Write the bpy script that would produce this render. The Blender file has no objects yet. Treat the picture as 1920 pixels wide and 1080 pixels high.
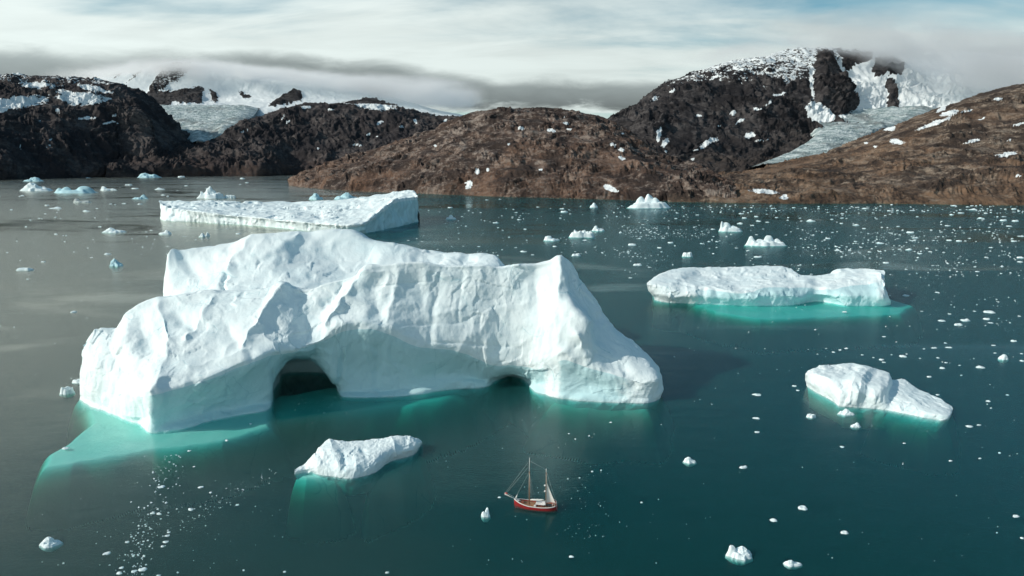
import bpy, math, random
import numpy as np
from mathutils import Vector

SC = bpy.context.scene
COL = SC.collection
# ------------------------------------------------------------------ camera
CAM_H, FPX, PITCH = 128.0, 1280.0, math.atan(240.0 / 1280.0)
cam_d = bpy.data.cameras.new('camera')
cam_d.sensor_width = 36.0
cam_d.lens = 24.0
cam_d.clip_start = 1.0
cam_d.clip_end = 200000.0
cam = bpy.data.objects.new('camera', cam_d)
COL.objects.link(cam)
cam.location = (0, 0, CAM_H)
cam.rotation_euler = (math.pi / 2 - PITCH, 0, 0)
SC.camera = cam

# ------------------------------------------------------------------ sun and sky
SUN_EL = math.radians(30)
SUN_DIR = Vector((-0.97, -0.23, 0)).normalized() * math.cos(SUN_EL) + Vector((0, 0, math.sin(SUN_EL)))
sun_d = bpy.data.lights.new('sun', 'SUN')
sun_d.energy = 3.3
sun_d.angle = math.radians(0.6)
sun_d.color = (1.0, 0.91, 0.80)
sun = bpy.data.objects.new('sun', sun_d)
COL.objects.link(sun)
sun.rotation_euler = SUN_DIR.to_track_quat('Z', 'Y').to_euler()
sun.location = (0, 0, 400)

SC.view_settings.view_transform = 'Standard'
SC.view_settings.look = 'None'
SC.view_settings.exposure = 0.14
SC.view_settings.gamma = 1.0
SC.view_settings.use_curve_mapping = False
SC.cycles.use_denoising = True
SC.cycles.volume_bounces = 12
SC.cycles.max_bounces = 14
SC.cycles.transparent_max_bounces = 12


class NT:
    """small helper to write node trees"""
    def __init__(self, tree):
        self.t = tree
        self.t.nodes.clear()

    def n(self, kind, ins=None, **props):
        nd = self.t.nodes.new(kind)
        for k, v in props.items():
            setattr(nd, k, v)
        for k, v in (ins or {}).items():
            self.set(nd, k, v)
        return nd

    def set(self, nd, k, v):
        s = nd.inputs[k]
        if isinstance(v, bpy.types.NodeSocket):
            self.t.links.new(v, s)
        elif hasattr(v, 'outputs'):
            self.t.links.new(v.outputs[0], s)
        else:
            if s.type == 'RGBA' and len(v) == 3:
                v = (*v, 1)
            s.default_value = v

    def math(self, op, a, b=0.0, c=None, clamp=False):
        ins = {0: a, 1: b}
        if c is not None:
            ins[2] = c
        return self.n('ShaderNodeMath', ins, operation=op, use_clamp=clamp).outputs[0]

    def mix(self, f, a, b):
        m = self.n('ShaderNodeMix', data_type='RGBA')
        self.set(m, 0, f)
        self.set(m, 6, a)
        self.set(m, 7, b)
        return m.outputs[2]

    def ramp(self, f, lo, hi, a=0.0, b=1.0, smooth=True):
        return self.n('ShaderNodeMapRange', {0: f, 1: lo, 2: hi, 3: a, 4: b},
                      interpolation_type='SMOOTHSTEP' if smooth else 'LINEAR').outputs[0]

    def noise(self, vec, scale, detail=4.0, rough=0.55, dist=0.0):
        return self.n('ShaderNodeTexNoise', {'Vector': vec, 'Scale': scale, 'Detail': detail,
                                              'Roughness': rough, 'Distortion': dist}).outputs[0]

    def mapping(self, vec, scale=(1, 1, 1), loc=(0, 0, 0), rot=(0, 0, 0)):
        return self.n('ShaderNodeMapping', {'Vector': vec, 'Scale': scale, 'Location': loc, 'Rotation': rot}).outputs[0]


world = bpy.data.worlds.new('World')
SC.world = world
world.use_nodes = True
w = NT(world.node_tree)
sky = w.n('ShaderNodeTexSky', sky_type='NISHITA', sun_disc=False, sun_elevation=SUN_EL,
          sun_rotation=math.atan2(SUN_DIR.x, SUN_DIR.y), altitude=0.0, air_density=1.0,
          dust_density=0.6, ozone_density=2.0)
tc = w.n('ShaderNodeTexCoord').outputs['Generated']
sep = w.n('ShaderNodeSeparateXYZ', {0: tc})
el = sep.outputs[2]
# high veil of cloud, projected on a flat layer overhead
den = w.math('ADD', w.math('MAXIMUM', el, 0.0), 0.12)
px = w.math('DIVIDE', sep.outputs[0], den)
py = w.math('DIVIDE', sep.outputs[1], den)
pl = w.n('ShaderNodeCombineXYZ', {0: px, 1: py, 2: 0.0}).outputs[0]
v1 = w.noise(w.mapping(pl, scale=(0.42, 0.80, 1), loc=(3.1, 1.7, 0), rot=(0, 0, 0.3)), 1.0, 6, 0.52, 0.9)
v2 = w.noise(w.mapping(pl, scale=(1.0, 2.0, 1), loc=(1.1, 4.7, 0), rot=(0, 0, 0.3)), 1.0, 6, 0.6, 0.4)
vsum = w.math('ADD', w.math('MULTIPLY', v1, 0.75), w.math('MULTIPLY', v2, 0.25))
sunside = w.n('ShaderNodeVectorMath', {0: tc, 1: tuple(SUN_DIR)}, operation='DOT_PRODUCT').outputs[1]
# the veil is closed near the horizon and breaks up overhead and away from the sun
thr = w.math('ADD', w.ramp(el, 0.16, 0.38, 0.33, 0.64), w.math('MULTIPLY', sunside, -0.16))
veil = w.ramp(w.math('SUBTRACT', vsum, thr), -0.10, 0.16)
veil = w.math('MULTIPLY', veil, 0.93)
bright = w.ramp(sunside, -0.9, 0.9, 0.68, 0.92)
tint = w.ramp(v2, 0.35, 0.65, 0.93, 1.06)
vcol = w.n('ShaderNodeVectorMath', {0: (0.91, 1.0, 0.965), 3: w.math('MULTIPLY', bright, tint)}, operation='SCALE').outputs[0]
skyc = w.n('ShaderNodeVectorMath', {0: sky.outputs[0], 3: 0.085}, operation='SCALE').outputs[0]
skyc = w.n('ShaderNodeVectorMath', {0: skyc, 1: (0.55, 1.0, 0.97)}, operation='MULTIPLY').outputs[0]
c1 = w.mix(veil, skyc, vcol)
# low grey bank of stratus all round the horizon
az = w.n('ShaderNodeMath', {0: sep.outputs[0], 1: sep.outputs[1]}, operation='ARCTAN2').outputs[0]
avec = w.n('ShaderNodeCombineXYZ', {0: w.math('MULTIPLY', az, 3.0), 1: w.math('MULTIPLY', el, 16.0), 2: 0.0}).outputs[0]
bn = w.noise(w.mapping(avec, scale=(1, 0.15, 1)), 0.8, 2, 0.5, 0.2)
bf = w.noise(w.mapping(avec, scale=(1.6, 1.0, 1)), 3.0, 6, 0.6, 0.4)
top = w.math('ADD', w.ramp(bn, 0.3, 0.7, 0.108, 0.142), w.math('MULTIPLY', w.math('SUBTRACT', bf, 0.5), 0.022))
bank = w.math('MULTIPLY', w.ramp(w.math('SUBTRACT', top, el), -0.004, 0.016),
              w.ramp(w.math('SUBTRACT', el, w.math('MULTIPLY', bf, 0.06)), 0.030, 0.052))
bank = w.math('MULTIPLY', bank, w.ramp(bn, 0.20, 0.45, 0.90, 0.98))
bshade = w.math('ADD', w.math('ADD', w.ramp(sunside, 0.0, 0.75, 0.0, 0.16), w.ramp(w.math('SUBTRACT', top, el), 0.0, 0.06, 0.31, 0.13)), w.math('MULTIPLY', w.math('SUBTRACT', bf, 0.5), 0.22))
bcol = w.n('ShaderNodeVectorMath', {0: (0.86, 1.0, 1.0), 3: bshade}, operation='SCALE').outputs[0]
c2 = w.mix(bank, c1, bcol)
bg = w.n('ShaderNodeBackground', {'Color': c2, 'Strength': 1.0})
w.n('ShaderNodeOutputWorld', {0: bg})

# ------------------------------------------------------------------ projection helpers (photo pixel -> place)
CP, SP = math.cos(PITCH), math.sin(PITCH)


def ray(u, v):
    b = 540.0 - v
    return np.array([u - 960.0, FPX * CP + b * SP, -FPX * SP + b * CP])


def PY(u, v, Y):
    d = ray(u, v)
    return np.array([0, 0, CAM_H]) + d * (Y / d[1])


def PZ(u, v, z=0.0):
    d = ray(u, v)
    return np.array([0, 0, CAM_H]) + d * ((z - CAM_H) / d[2])


def project(P):
    x, y, z = P[..., 0], P[..., 1], P[..., 2] - CAM_H
    f = y * CP - z * SP
    up = y * SP + z * CP
    return 960 + FPX * x / f, 540 - FPX * up / f


# ------------------------------------------------------------------ noise
_rng = np.random.RandomState(7)
_perm = np.concatenate([_rng.permutation(256)] * 3).astype(np.int32)
_gr = _rng.normal(size=(256, 3)).astype(np.float32)
_gr /= np.linalg.norm(_gr, axis=1)[:, None]


def perlin(p):
    p = np.asarray(p, np.float32)
    sh = p.shape[:-1]
    p = p.reshape(-1, 3)
    i = np.floor(p).astype(np.int32)
    f = p - i
    i &= 255
    s = f * f * f * (f * (f * 6 - 15) + 10)
    out = 0
    for dx in (0, 1):
        wx = s[:, 0] if dx else 1 - s[:, 0]
        a = _perm[i[:, 0] + dx]
        for dy in (0, 1):
            wy = s[:, 1] if dy else 1 - s[:, 1]
            b = _perm[a + i[:, 1] + dy]
            for dz in (0, 1):
                wz = s[:, 2] if dz else 1 - s[:, 2]
                g = _gr[_perm[b + i[:, 2] + dz]]
                d = g[:, 0] * (f[:, 0] - dx) + g[:, 1] * (f[:, 1] - dy) + g[:, 2] * (f[:, 2] - dz)
                out = out + wx * wy * wz * d
    return (out * 1.5).reshape(sh)


def fbm(p, octs=4, gain=0.5, lac=2.03):
    p = np.asarray(p, np.float32)
    o, a = 0, 1.0
    for k in range(octs):
        o = o + a * perlin(p + 17.3 * k)
        p = p * lac
        a *= gain
    return o


def ridged(p, octs=4, gain=0.5, lac=2.05):
    p = np.asarray(p, np.float32)
    o, a = 0, 1.0
    for k in range(octs):
        o = o + a * (1 - 2 * np.abs(perlin(p + 11.7 * k)))
        p = p * lac
        a *= gain
    return o


_off = _rng.uniform(0, 1, size=(256, 3)).astype(np.float32)


def facets(P, cell, tilt=0.5):
    """broken planes: each cell of a scattered lattice has its own tilted face"""
    sh = P.shape[:-1]
    p = (np.asarray(P, np.float32) / cell).reshape(-1, 3)
    i = np.floor(p).astype(np.int32)
    best = np.full(len(p), 1e9, np.float32)
    out = np.zeros(len(p), np.float32)
    for dx in (-1, 0, 1):
        for dy in (-1, 0, 1):
            for dz in (-1, 0, 1):
                c = i + np.array([dx, dy, dz], np.int32)
                h = _perm[_perm[_perm[c[:, 0] & 255] + (c[:, 1] & 255)] + (c[:, 2] & 255)]
                r = p - (c + _off[h])
                d2 = (r * r).sum(1)
                m = d2 < best
                best = np.where(m, d2, best)
                g = _gr[h]
                out = np.where(m, (r * g).sum(1) * tilt + (h / 255.0 - 0.5) * 0.35, out)
    return out.reshape(sh)


def sstep(x, a, b):
    t = np.clip((x - a) / (b - a), 0, 1)
    return t * t * (3 - 2 * t)


# ------------------------------------------------------------------ mesh helpers
def pchip(xs, ys, xq):
    xs = np.asarray(xs, float)
    h = np.diff(xs)
    sh = (-1,) + (1,) * (ys.ndim - 1)
    d = np.diff(ys, axis=0) / h.reshape(sh)
    m = np.zeros_like(ys)
    w1 = (2 * h[1:] + h[:-1]).reshape(sh)
    w2 = (h[1:] + 2 * h[:-1]).reshape(sh)
    same = d[:-1] * d[1:] > 0
    with np.errstate(divide='ignore', invalid='ignore'):
        hm = (w1 + w2) / (w1 / d[:-1] + w2 / d[1:])
    m[1:-1] = np.where(same, hm, 0)
    m[0], m[-1] = d[0], d[-1]
    k = np.clip(np.searchsorted(xs, xq, side='right') - 1, 0, len(h) - 1)
    t = ((xq - xs[k]) / h[k]).reshape(sh)
    hk = h[k].reshape(sh)
    return ((2 * t**3 - 3 * t**2 + 1) * ys[k] + (t**3 - 2 * t**2 + t) * hk * m[k]
            + (-2 * t**3 + 3 * t**2) * ys[k + 1] + (t**3 - t**2) * hk * m[k + 1])


def loft(curves, nu, nv, vpow=0.7, upow=0.8):
    C = np.array([np.array(c, float) for c in curves])       # nc, ns, 3
    ds = np.linalg.norm(np.diff(C, axis=1), axis=2).mean(0) ** upow + 1e-3
    s = np.concatenate([[0], np.cumsum(ds)])
    G = pchip(s, C.transpose(1, 0, 2), np.linspace(0, s[-1], nu))   # nu, nc, 3
    dv = np.linalg.norm(np.diff(C, axis=0), axis=2).mean(1) ** vpow + 1e-3
    t = np.concatenate([[0], np.cumsum(dv)])
    tq = np.linspace(0, t[-1], nv)
    G = pchip(t, G.transpose(1, 0, 2), tq)                  # nv, nu, 3
    return G, tq, t


def normals(G):
    du = np.gradient(G, axis=1)
    dv = np.gradient(G, axis=0)
    n = np.cross(du, dv)
    l = np.linalg.norm(n, axis=2, keepdims=True)
    return n / np.maximum(l, 1e-9)


def mesh_obj(name, verts, faces, mat, parent=None, smooth=True, attrs=None, normals_sharp=None):
    me = bpy.data.meshes.new(name)
    verts = np.asarray(verts, np.float32).reshape(-1, 3)
    if isinstance(faces, np.ndarray):
        nf, k = faces.shape
        me.vertices.add(len(verts))
        me.vertices.foreach_set('co', verts.ravel())
        me.loops.add(nf * k)
        me.loops.foreach_set('vertex_index', faces.astype(np.int32).ravel())
        me.polygons.add(nf)
        me.polygons.foreach_set('loop_start', np.arange(0, nf * k, k, dtype=np.int32))
        me.polygons.foreach_set('loop_total', np.full(nf, k, np.int32))
        me.update(calc_edges=True)
        me.validate()
    else:
        me.from_pydata([tuple(map(float, p)) for p in verts], [], faces)
        me.update()
    if smooth:
        me.polygons.foreach_set('use_smooth', np.ones(len(me.polygons), bool))
    for k, a in (attrs or {}).items():
        at = me.attributes.new(k, 'FLOAT', 'POINT')
        at.data.foreach_set('value', np.asarray(a, np.float32).ravel())
    if mat:
        me.materials.append(mat)
    o = bpy.data.objects.new(name, me)
    COL.objects.link(o)
    if parent is not None:
        o.parent = parent
        if parent.get('world_parts'):
            me.transform(__import__('mathutils').Matrix.Translation(-parent.location))
    return o


def grid_faces(nv, nu):
    i = np.arange(nv - 1)[:, None] * nu + np.arange(nu - 1)[None, :]
    return np.stack([i, i + 1, i + 1 + nu, i + nu], -1).reshape(-1, 4)


def empty(name, loc=(0, 0, 0), rz=0.0, wp=True):
    o = bpy.data.objects.new(name, None)
    if wp:
        o['world_parts'] = 1      # its parts are given in world coordinates
    COL.objects.link(o)
    o.location = loc
    o.rotation_euler = (0, 0, rz)
    o.empty_display_size = 0.5
    return o


def tag(o, label=None, cat=None, group=None, kind=None):
    if label:
        o['label'] = label
    if cat:
        o['category'] = cat
    if group:
        o['group'] = group
    if kind:
        o['kind'] = kind
    return o


# ------------------------------------------------------------------ materials
def new_mat(name):
    m = bpy.data.materials.new(name)
    m.use_nodes = True
    return m, NT(m.node_tree)


def ice_material(name, base=(0.82, 0.925, 0.94), bare=(0.52, 0.77, 0.81), bump=0.30, dirt=0.0, scale=1.0):
    m, t = new_mat(name)
    pos = t.n('ShaderNodeNewGeometry').outputs['Position']
    at = t.n('ShaderNodeAttribute', attribute_name='bare').outputs['Fac']
    n1 = t.noise(pos, 0.05 * scale, 5, 0.6)
    n2 = t.noise(pos, 0.45 * scale, 6, 0.65)
    bm = t.ramp(t.math('ADD', at, t.math('MULTIPLY', t.math('SUBTRACT', n2, 0.5), 0.5)), 0.35, 0.75)
    old = t.mix(t.ramp(n1, 0.35, 0.7), base, tuple(c * k for c, k in zip(base, (0.93, 0.97, 0.985))))
    col = t.mix(t.math('MULTIPLY', bm, 0.9), old, bare)
    vv = t.n('ShaderNodeTexVoronoi', {'Vector': t.mapping(t.n('ShaderNodeVectorMath', {0: pos, 1: t.n('ShaderNodeVectorMath', {0: t.n('ShaderNodeTexNoise', {'Vector': pos, 'Scale': 0.06 * scale, 'Detail': 4.0}).outputs[1], 3: 14.0 / scale}, operation='SCALE').outputs[0]}, operation='ADD').outputs[0], scale=(1, 1, 0.28)), 'Scale': 0.045 * scale}, feature='DISTANCE_TO_EDGE').outputs[0]
    vein = t.math('MULTIPLY', t.ramp(vv, 0.012, 0.0), t.ramp(n1, 0.48, 0.62))
    col = t.mix(t.math('MULTIPLY', vein, 0.55), col, (0.34, 0.60, 0.66))
    if dirt:
        dm = t.ramp(t.noise(t.mapping(pos, scale=(1, 1, 3)), 0.5 * scale, 5, 0.7), 0.45, 0.62)
        col = t.mix(t.math('MULTIPLY', dm, dirt), col, (0.10, 0.11, 0.10))
    # fine relief: wind crust, melt hollows and small cracks
    fine = t.noise(pos, 0.8 * scale, 9, 0.60, 0.3)
    vor = t.n('ShaderNodeTexVoronoi', {'Vector': pos, 'Scale': 0.28 * scale}, feature='DISTANCE_TO_EDGE').outputs[0]
    crack = t.ramp(vor, 0.0, 0.035)
    hgt = t.math('SUBTRACT', t.math('ADD', fine, t.math('MULTIPLY', crack, 0.05)), t.math('MULTIPLY', vein, 0.35))
    b = t.n('ShaderNodeBump', {'Height': hgt, 'Strength': bump, 'Distance': 0.9 / scale})
    p = t.n('ShaderNodeBsdfPrincipled', {'Base Color': col, 'Roughness': t.ramp(bm, 0, 1, 0.75, 0.42),
                                         'Specular IOR Level': 0.35, 'IOR': 1.31, 'Normal': b})
    t.n('ShaderNodeOutputMaterial', {0: p})
    return m


M_ICE = ice_material('glacier_ice')
M_ICE_SMALL = ice_material('drifting_ice', bump=0.35, scale=2.5)
M_ICE_BLUE = ice_material('old_blue_ice', base=(0.50, 0.74, 0.80), bump=0.35, scale=2.0)
M_ICE_DIRTY = ice_material('dirty_ice', base=(0.62, 0.70, 0.70), dirt=0.95, scale=1.0)
M_ICE_WET = ice_material('submerged_ice', base=(0.80, 0.95, 0.90), bare=(0.6, 0.85, 0.8), bump=0.2)


def rock_material(name, dark, mid, light, warm, warm_z, fine=0.02, bumpd=4.0):
    """bare rock with lichen and heath low down; the snow attribute lays snow on it"""
    m, t = new_mat(name)
    pos = t.n('ShaderNodeNewGeometry').outputs['Position']
    z = t.n('ShaderNodeSeparateXYZ', {0: pos}).outputs[2]
    n0 = t.noise(pos, fine * 0.07, 4, 0.55, 0.6)
    n1 = t.noise(pos, fine * 0.22, 7, 0.62, 0.5)
    n2 = t.noise(t.mapping(pos, scale=(1, 1, 2.2)), fine, 8, 0.68, 0.4)
    n3 = t.noise(pos, fine * 2.7, 7, 0.7)
    c = t.mix(t.ramp(n1, 0.38, 0.62), dark, mid)
    lm = t.math('ADD', t.math('MULTIPLY', n2, 0.6), t.math('MULTIPLY', n1, 0.5))
    c = t.mix(t.ramp(lm, 0.53, 0.66, 0, 0.9), c, light)
    wz = t.math('SUBTRACT', 1.0, t.ramp(z, warm_z[0], warm_z[1]))
    wm = t.math('ADD', t.math('MULTIPLY', n3, 0.35), t.math('ADD', t.math('MULTIPLY', n0, 0.45), t.math('MULTIPLY', n1, 0.3)))
    wm = t.math('MULTIPLY', t.ramp(wm, 0.50, 0.66), wz)
    c = t.mix(t.math('MULTIPLY', wm, 0.85), c, warm)
    c = t.mix(t.ramp(n3, 0.32, 0.46, 0.7, 0), c, tuple(0.4 * k for k in dark))
    sn = t.n('ShaderNodeAttribute', attribute_name='snow').outputs['Fac']
    gate = t.ramp(sn, 0.02, 0.35)
    sv = t.math('ADD', t.math('MULTIPLY', t.math('SUBTRACT', n3, 0.5), 1.1), t.math('MULTIPLY', t.math('SUBTRACT', n2, 0.5), 1.5))
    sn2 = t.math('ADD', sn, t.math('MULTIPLY', sv, gate))
    smask = t.ramp(sn2, 0.46, 0.56)
    c = t.mix(smask, c, (0.72, 0.78, 0.80))
    bh = t.math('ADD', n2, t.math('MULTIPLY', n3, 0.45))
    b = t.n('ShaderNodeBump', {'Height': bh, 'Strength': t.ramp(smask, 0, 1, 1.0, 0.2), 'Distance': bumpd})
    p = t.n('ShaderNodeBsdfPrincipled', {'Base Color': c, 'Roughness': 0.9, 'Specular IOR Level': 0.2, 'Normal': b})
    t.n('ShaderNodeOutputMaterial', {0: p})
    return m


def simple(name, col, rough=0.6, metal=0.0, noise=0.12, scale=3.0, spec=0.4):
    m, t = new_mat(name)
    pos = t.n('ShaderNodeTexCoord').outputs['Object']
    n = t.noise(pos, scale, 5, 0.6)
    c = t.mix(t.ramp(n, 0.35, 0.7), col, tuple(k * (1 - 2.2 * noise) for k in col))
    p = t.n('ShaderNodeBsdfPrincipled', {'Base Color': c, 'Roughness': rough, 'Metallic': metal, 'Specular IOR Level': spec})
    t.n('ShaderNodeOutputMaterial', {0: p})
    return m


# ------------------------------------------------------------------ the sea
def make_water():
    m, t = new_mat('sea_water')
    pos = t.n('ShaderNodeNewGeometry').outputs['Position']
    xs = t.n('ShaderNodeSeparateXYZ', {0: pos}).outputs
    # wind ripples and longer swell, with slicks where the ripples die out
    warp = t.noise(t.mapping(pos, scale=(0.0016, 0.0050, 0), rot=(0, 0, 0.1)), 1.0, 5, 0.6, 1.2)
    slick = t.ramp(warp, 0.47, 0.68)
    r1 = t.noise(t.mapping(pos, scale=(0.45, 0.9, 0), rot=(0, 0, 0.2)), 1.0, 4, 0.6, 0.3)
    r2 = t.noise(t.mapping(pos, scale=(0.05, 0.11, 0), rot=(0, 0, -0.15)), 1.0, 3, 0.5, 0.5)
    h = t.math('ADD', t.math('MULTIPLY', r1, 0.19), t.math('MULTIPLY', r2, 0.28))
    b = t.n('ShaderNodeBump', {'Height': h, 'Strength': t.ramp(slick, 0, 1, 0.75, 0.25), 'Distance': 1.0})
    # body colour by position: grey-green on the left, blue-green on the right
    greyish_n = t.noise(t.mapping(pos, scale=(0.0022, 0.0016, 0)), 1.0, 4, 0.6, 0.8)
    # the boundary shifts sideways with distance
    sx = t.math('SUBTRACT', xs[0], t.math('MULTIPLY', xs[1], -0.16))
    silt = t.ramp(t.math('ADD', sx, t.math('MULTIPLY', t.math('SUBTRACT', greyish_n, 0.5), 320.0)), 10.0, -260.0)
    # Schlick reflectance, the same from above and below; ripples soften the grazing end
    inc = t.n('ShaderNodeNewGeometry').outputs['Incoming']
    cs = t.math('ABSOLUTE', t.n('ShaderNodeVectorMath', {0: inc, 1: b.outputs[0]}, operation='DOT_PRODUCT').outputs[1])
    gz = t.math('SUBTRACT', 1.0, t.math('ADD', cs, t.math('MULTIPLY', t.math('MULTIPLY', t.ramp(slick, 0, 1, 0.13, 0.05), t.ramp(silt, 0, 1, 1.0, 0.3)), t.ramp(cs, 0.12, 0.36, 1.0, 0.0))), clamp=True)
    fr = t.math('ADD', 0.02, t.math('MULTIPLY', 0.98, t.math('POWER', gz, 5.0)))
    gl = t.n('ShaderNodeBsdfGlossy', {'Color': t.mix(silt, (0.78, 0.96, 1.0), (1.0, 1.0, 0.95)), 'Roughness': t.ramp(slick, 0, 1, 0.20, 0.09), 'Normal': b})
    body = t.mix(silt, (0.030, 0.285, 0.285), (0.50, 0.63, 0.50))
    # light wanders some way through the water before it comes back up
    dif = t.n('ShaderNodeSubsurfaceScattering', {'Color': body, 'Scale': 9.0, 'Radius': (1.0, 1.0, 1.0)}, falloff='BURLEY')
    tr = t.n('ShaderNodeBsdfTransparent', {'Color': (1, 1, 1, 1)})
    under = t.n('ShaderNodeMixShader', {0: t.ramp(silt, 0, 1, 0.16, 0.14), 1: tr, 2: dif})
    surf = t.n('ShaderNodeMixShader', {0: fr, 1: under, 2: gl})
    # red light is lost first, green last
    vol = t.n('ShaderNodeVolumeAbsorption', {'Color': (0.0, 0.79, 0.745, 1), 'Density': 0.27})
    t.n('ShaderNodeOutputMaterial', {0: surf, 1: vol})
    # one closed body of water: surface, sides, floor
    X0, X1, Y0, Y1, D = -16000, 16000, -3000, 16000, -140
    v = [(X0, Y0, 0), (X1, Y0, 0), (X1, Y1, 0), (X0, Y1, 0), (X0, Y0, D), (X1, Y0, D), (X1, Y1, D), (X0, Y1, D)]
    f = [(0, 1, 2, 3), (7, 6, 5, 4), (0, 4, 5, 1), (1, 5, 6, 2), (2, 6, 7, 3), (3, 7, 4, 0)]
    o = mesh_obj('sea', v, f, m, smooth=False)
    tag(o, 'dark teal fjord water, greyer on the left', kind='structure')
    sb, _ = new_mat('seabed_mud')
    sb = simple('seabed_silt', (0.05, 0.055, 0.05))
    o = mesh_obj('seabed', [(X0 - 500, Y0 - 500, -130), (X1 + 500, Y0 - 500, -130), (X1 + 500, Y1 + 500, -130), (X0 - 500, Y1 + 500, -130)],
                 [(0, 1, 2, 3)], sb, smooth=False)
    tag(o, 'dark silty floor of the fjord', kind='structure')


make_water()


# ------------------------------------------------------------------ mountains
def snow_patches(u, v, patches, seed=0.0, warp=6.0):
    q = np.stack([u / 16.0, v / 9.0, np.full_like(u, seed)], -1)
    du = fbm(q, 4, 0.65) * warp * 1.8
    dv = fbm(q + 31.7, 4, 0.65) * warp * 0.7
    m = np.zeros_like(u)
    for (cu, cv, ru, rv, an) in patches:
        a = math.radians(an)
        k = min(1.0, ru / 12.0 + 0.35)
        x, y = u + du * k - cu, v + dv * k - cv
        xr = x * math.cos(a) + y * math.sin(a)
        yr = -x * math.sin(a) + y * math.cos(a)
        d = np.sqrt((xr / ru) ** 2 + (yr / rv) ** 2)
        m = np.maximum(m, sstep(d, 1.7, 0.3))
    return m


def poly_sdf(X, Y, P):
    """signed distance to a polygon, positive inside"""
    P = np.array(P, float)
    D = np.full(X.shape, 1e9)
    inside = np.zeros(X.shape, bool)
    for i in range(len(P)):
        a, b = P[i], P[(i + 1) % len(P)]
        ab = b - a
        t = np.clip(((X - a[0]) * ab[0] + (Y - a[1]) * ab[1]) / (ab @ ab), 0, 1)
        D = np.minimum(D, np.hypot(X - a[0] - t * ab[0], Y - a[1] - t * ab[1]))
        cond = (a[1] > Y) != (b[1] > Y)
        with np.errstate(divide='ignore', invalid='ignore'):
            xi = (b[0] - a[0]) * (Y - a[1]) / (b[1] - a[1]) + a[0]
        inside ^= cond & (X < xi)
    return np.where(inside, D, -D)


def mountain(name, label, mat, shore, ridge, back, nu, nv, prof=0.85, amp=40.0, scale=420.0, patches=(),
             snow_z=None, snow_amt=0.0, seed=0.0, warp=6.0, ridge_keep=0.35, mids=None, terr=0.0,
             rock=(), snowp=(), rough=1.0):
    S = np.array([PZ(p[0], p[1], 0.0) if len(p) == 2 else PY(*p) for p in shore])
    R = np.array([PY(*p) for p in ridge])
    S0 = S + np.array([0, -60, -45])
    curves = [S0, S]
    if mids:
        for mc in mids:
            curves.append(np.array([PY(*p) for p in mc]))
    else:
        for tt in (0.25, 0.5, 0.75):
            p = S + (R - S) * tt
            p[:, 2] = S[:, 2] + (R[:, 2] - S[:, 2]) * tt ** prof
            curves.append(p)
    curves.append(R)
    B1 = R + np.array([0, back * 0.4, 0])
    B1[:, 2] -= R[:, 2] * 0.22
    E = R + np.array([0, back, 0])
    E[:, 2] = -30
    curves += [B1, E]
    G, tq, tk = loft(curves, nu, nv, vpow=0.55)
    t = tq / tk[-3]
    N = normals(G)
    # relief: big shoulders, gullies, ledges, crags
    wv = np.stack([perlin(G / (scale * 0.5) + 3 + seed), perlin(G / (scale * 0.5) + 9 + seed), perlin(G / (scale * 0.5) + 15 + seed)], -1) * scale * 0.22
    Q = G + wv
    n = ridged(Q / scale + seed, 5, 0.5) * 0.5 + fbm(Q / (scale * 1.6) + 5.1, 3) * 0.7
    n2 = ridged(Q * np.array([1, 1, 0.45]) / (scale * 0.24) + seed * 2, 4, 0.6)
    n3 = ridged(Q * np.array([1, 1, 1.3]) / (scale * 0.075) + seed * 3, 4, 0.6)
    crag = 0.25 + 1.15 * sstep(fbm(Q / (scale * 0.55) + 40 + seed, 3), -0.25, 0.35)
    n3 = n3 * crag
    n2 = n2 * (0.6 + 0.5 * crag)
    edge = 1 - (1 - ridge_keep) * np.exp(-((t - 1) / 0.10) ** 2)
    att = (sstep(t, 0.0, 0.16) * edge)[:, None]
    d = amp * (n * 0.9 + 0.34 * rough * n2 + 0.11 * rough * n3) * att
    if terr:
        zz = G[..., 2] + n2 * 16 + G[..., 0] * 0.09 + fbm(Q / scale, 2) * 40
        d = d + terr * (np.abs(((zz / 46.0) % 1.0) - 0.5) * 4 - 1) * att
    u0, v0 = project(G)
    sn = np.zeros_like(u0)
    qq = np.stack([u0 / 14.0, v0 / 10.0, np.full_like(u0, seed)], -1)
    wu, wv_ = fbm(qq, 4, 0.6) * 5, fbm(qq + 21.3, 4, 0.6) * 5
    rk = np.zeros_like(u0)
    for (P, hgt, sf) in rock:
        sd = poly_sdf(u0 + wu, v0 + wv_, P)
        m = sstep(sd, -sf * 0.5, sf)
        rk = np.maximum(rk, sstep(sd, -1.5, 1.0))
        d = d + m * hgt * 0.42 * (1 + 0.5 * n3) * sstep(t, 1.0, 0.86)[:, None]
    G = G + N * d[..., None] * np.array([0.7, 0.7, 1.0])
    G[..., 2] += (fbm(G / (scale * 0.03) + 3.3, 3, 0.6) * amp * 0.05 * rough) * sstep(t, 0.02, 0.12)[:, None]
    u, v = project(G)
    for P in snowp:
        sn = np.maximum(sn, sstep(poly_sdf(u0 + wu, v0 + wv_, P), -4, 5))
    if len(patches):
        sn = np.maximum(sn, snow_patches(u, v, patches, seed, warp))
    if snow_z:
        slope = normals(G)[..., 2]
        a = sstep(G[..., 2] + fbm(G / 160.0) * 120, snow_z[0], snow_z[1]) * sstep(slope, 0.1, 0.6)
        sn = np.maximum(sn, a * snow_amt)
    sn = np.where(rk > 0, np.minimum(sn, sn * (1 - rk) + 0.40 * rk * (sn > 0.2) * sstep(G[..., 2], 700, 1200)), sn)
    o = mesh_obj(name, G, grid_faces(nv, nu), mat, attrs={'snow': sn})
    tag(o, label, kind='structure')
    return o


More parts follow.
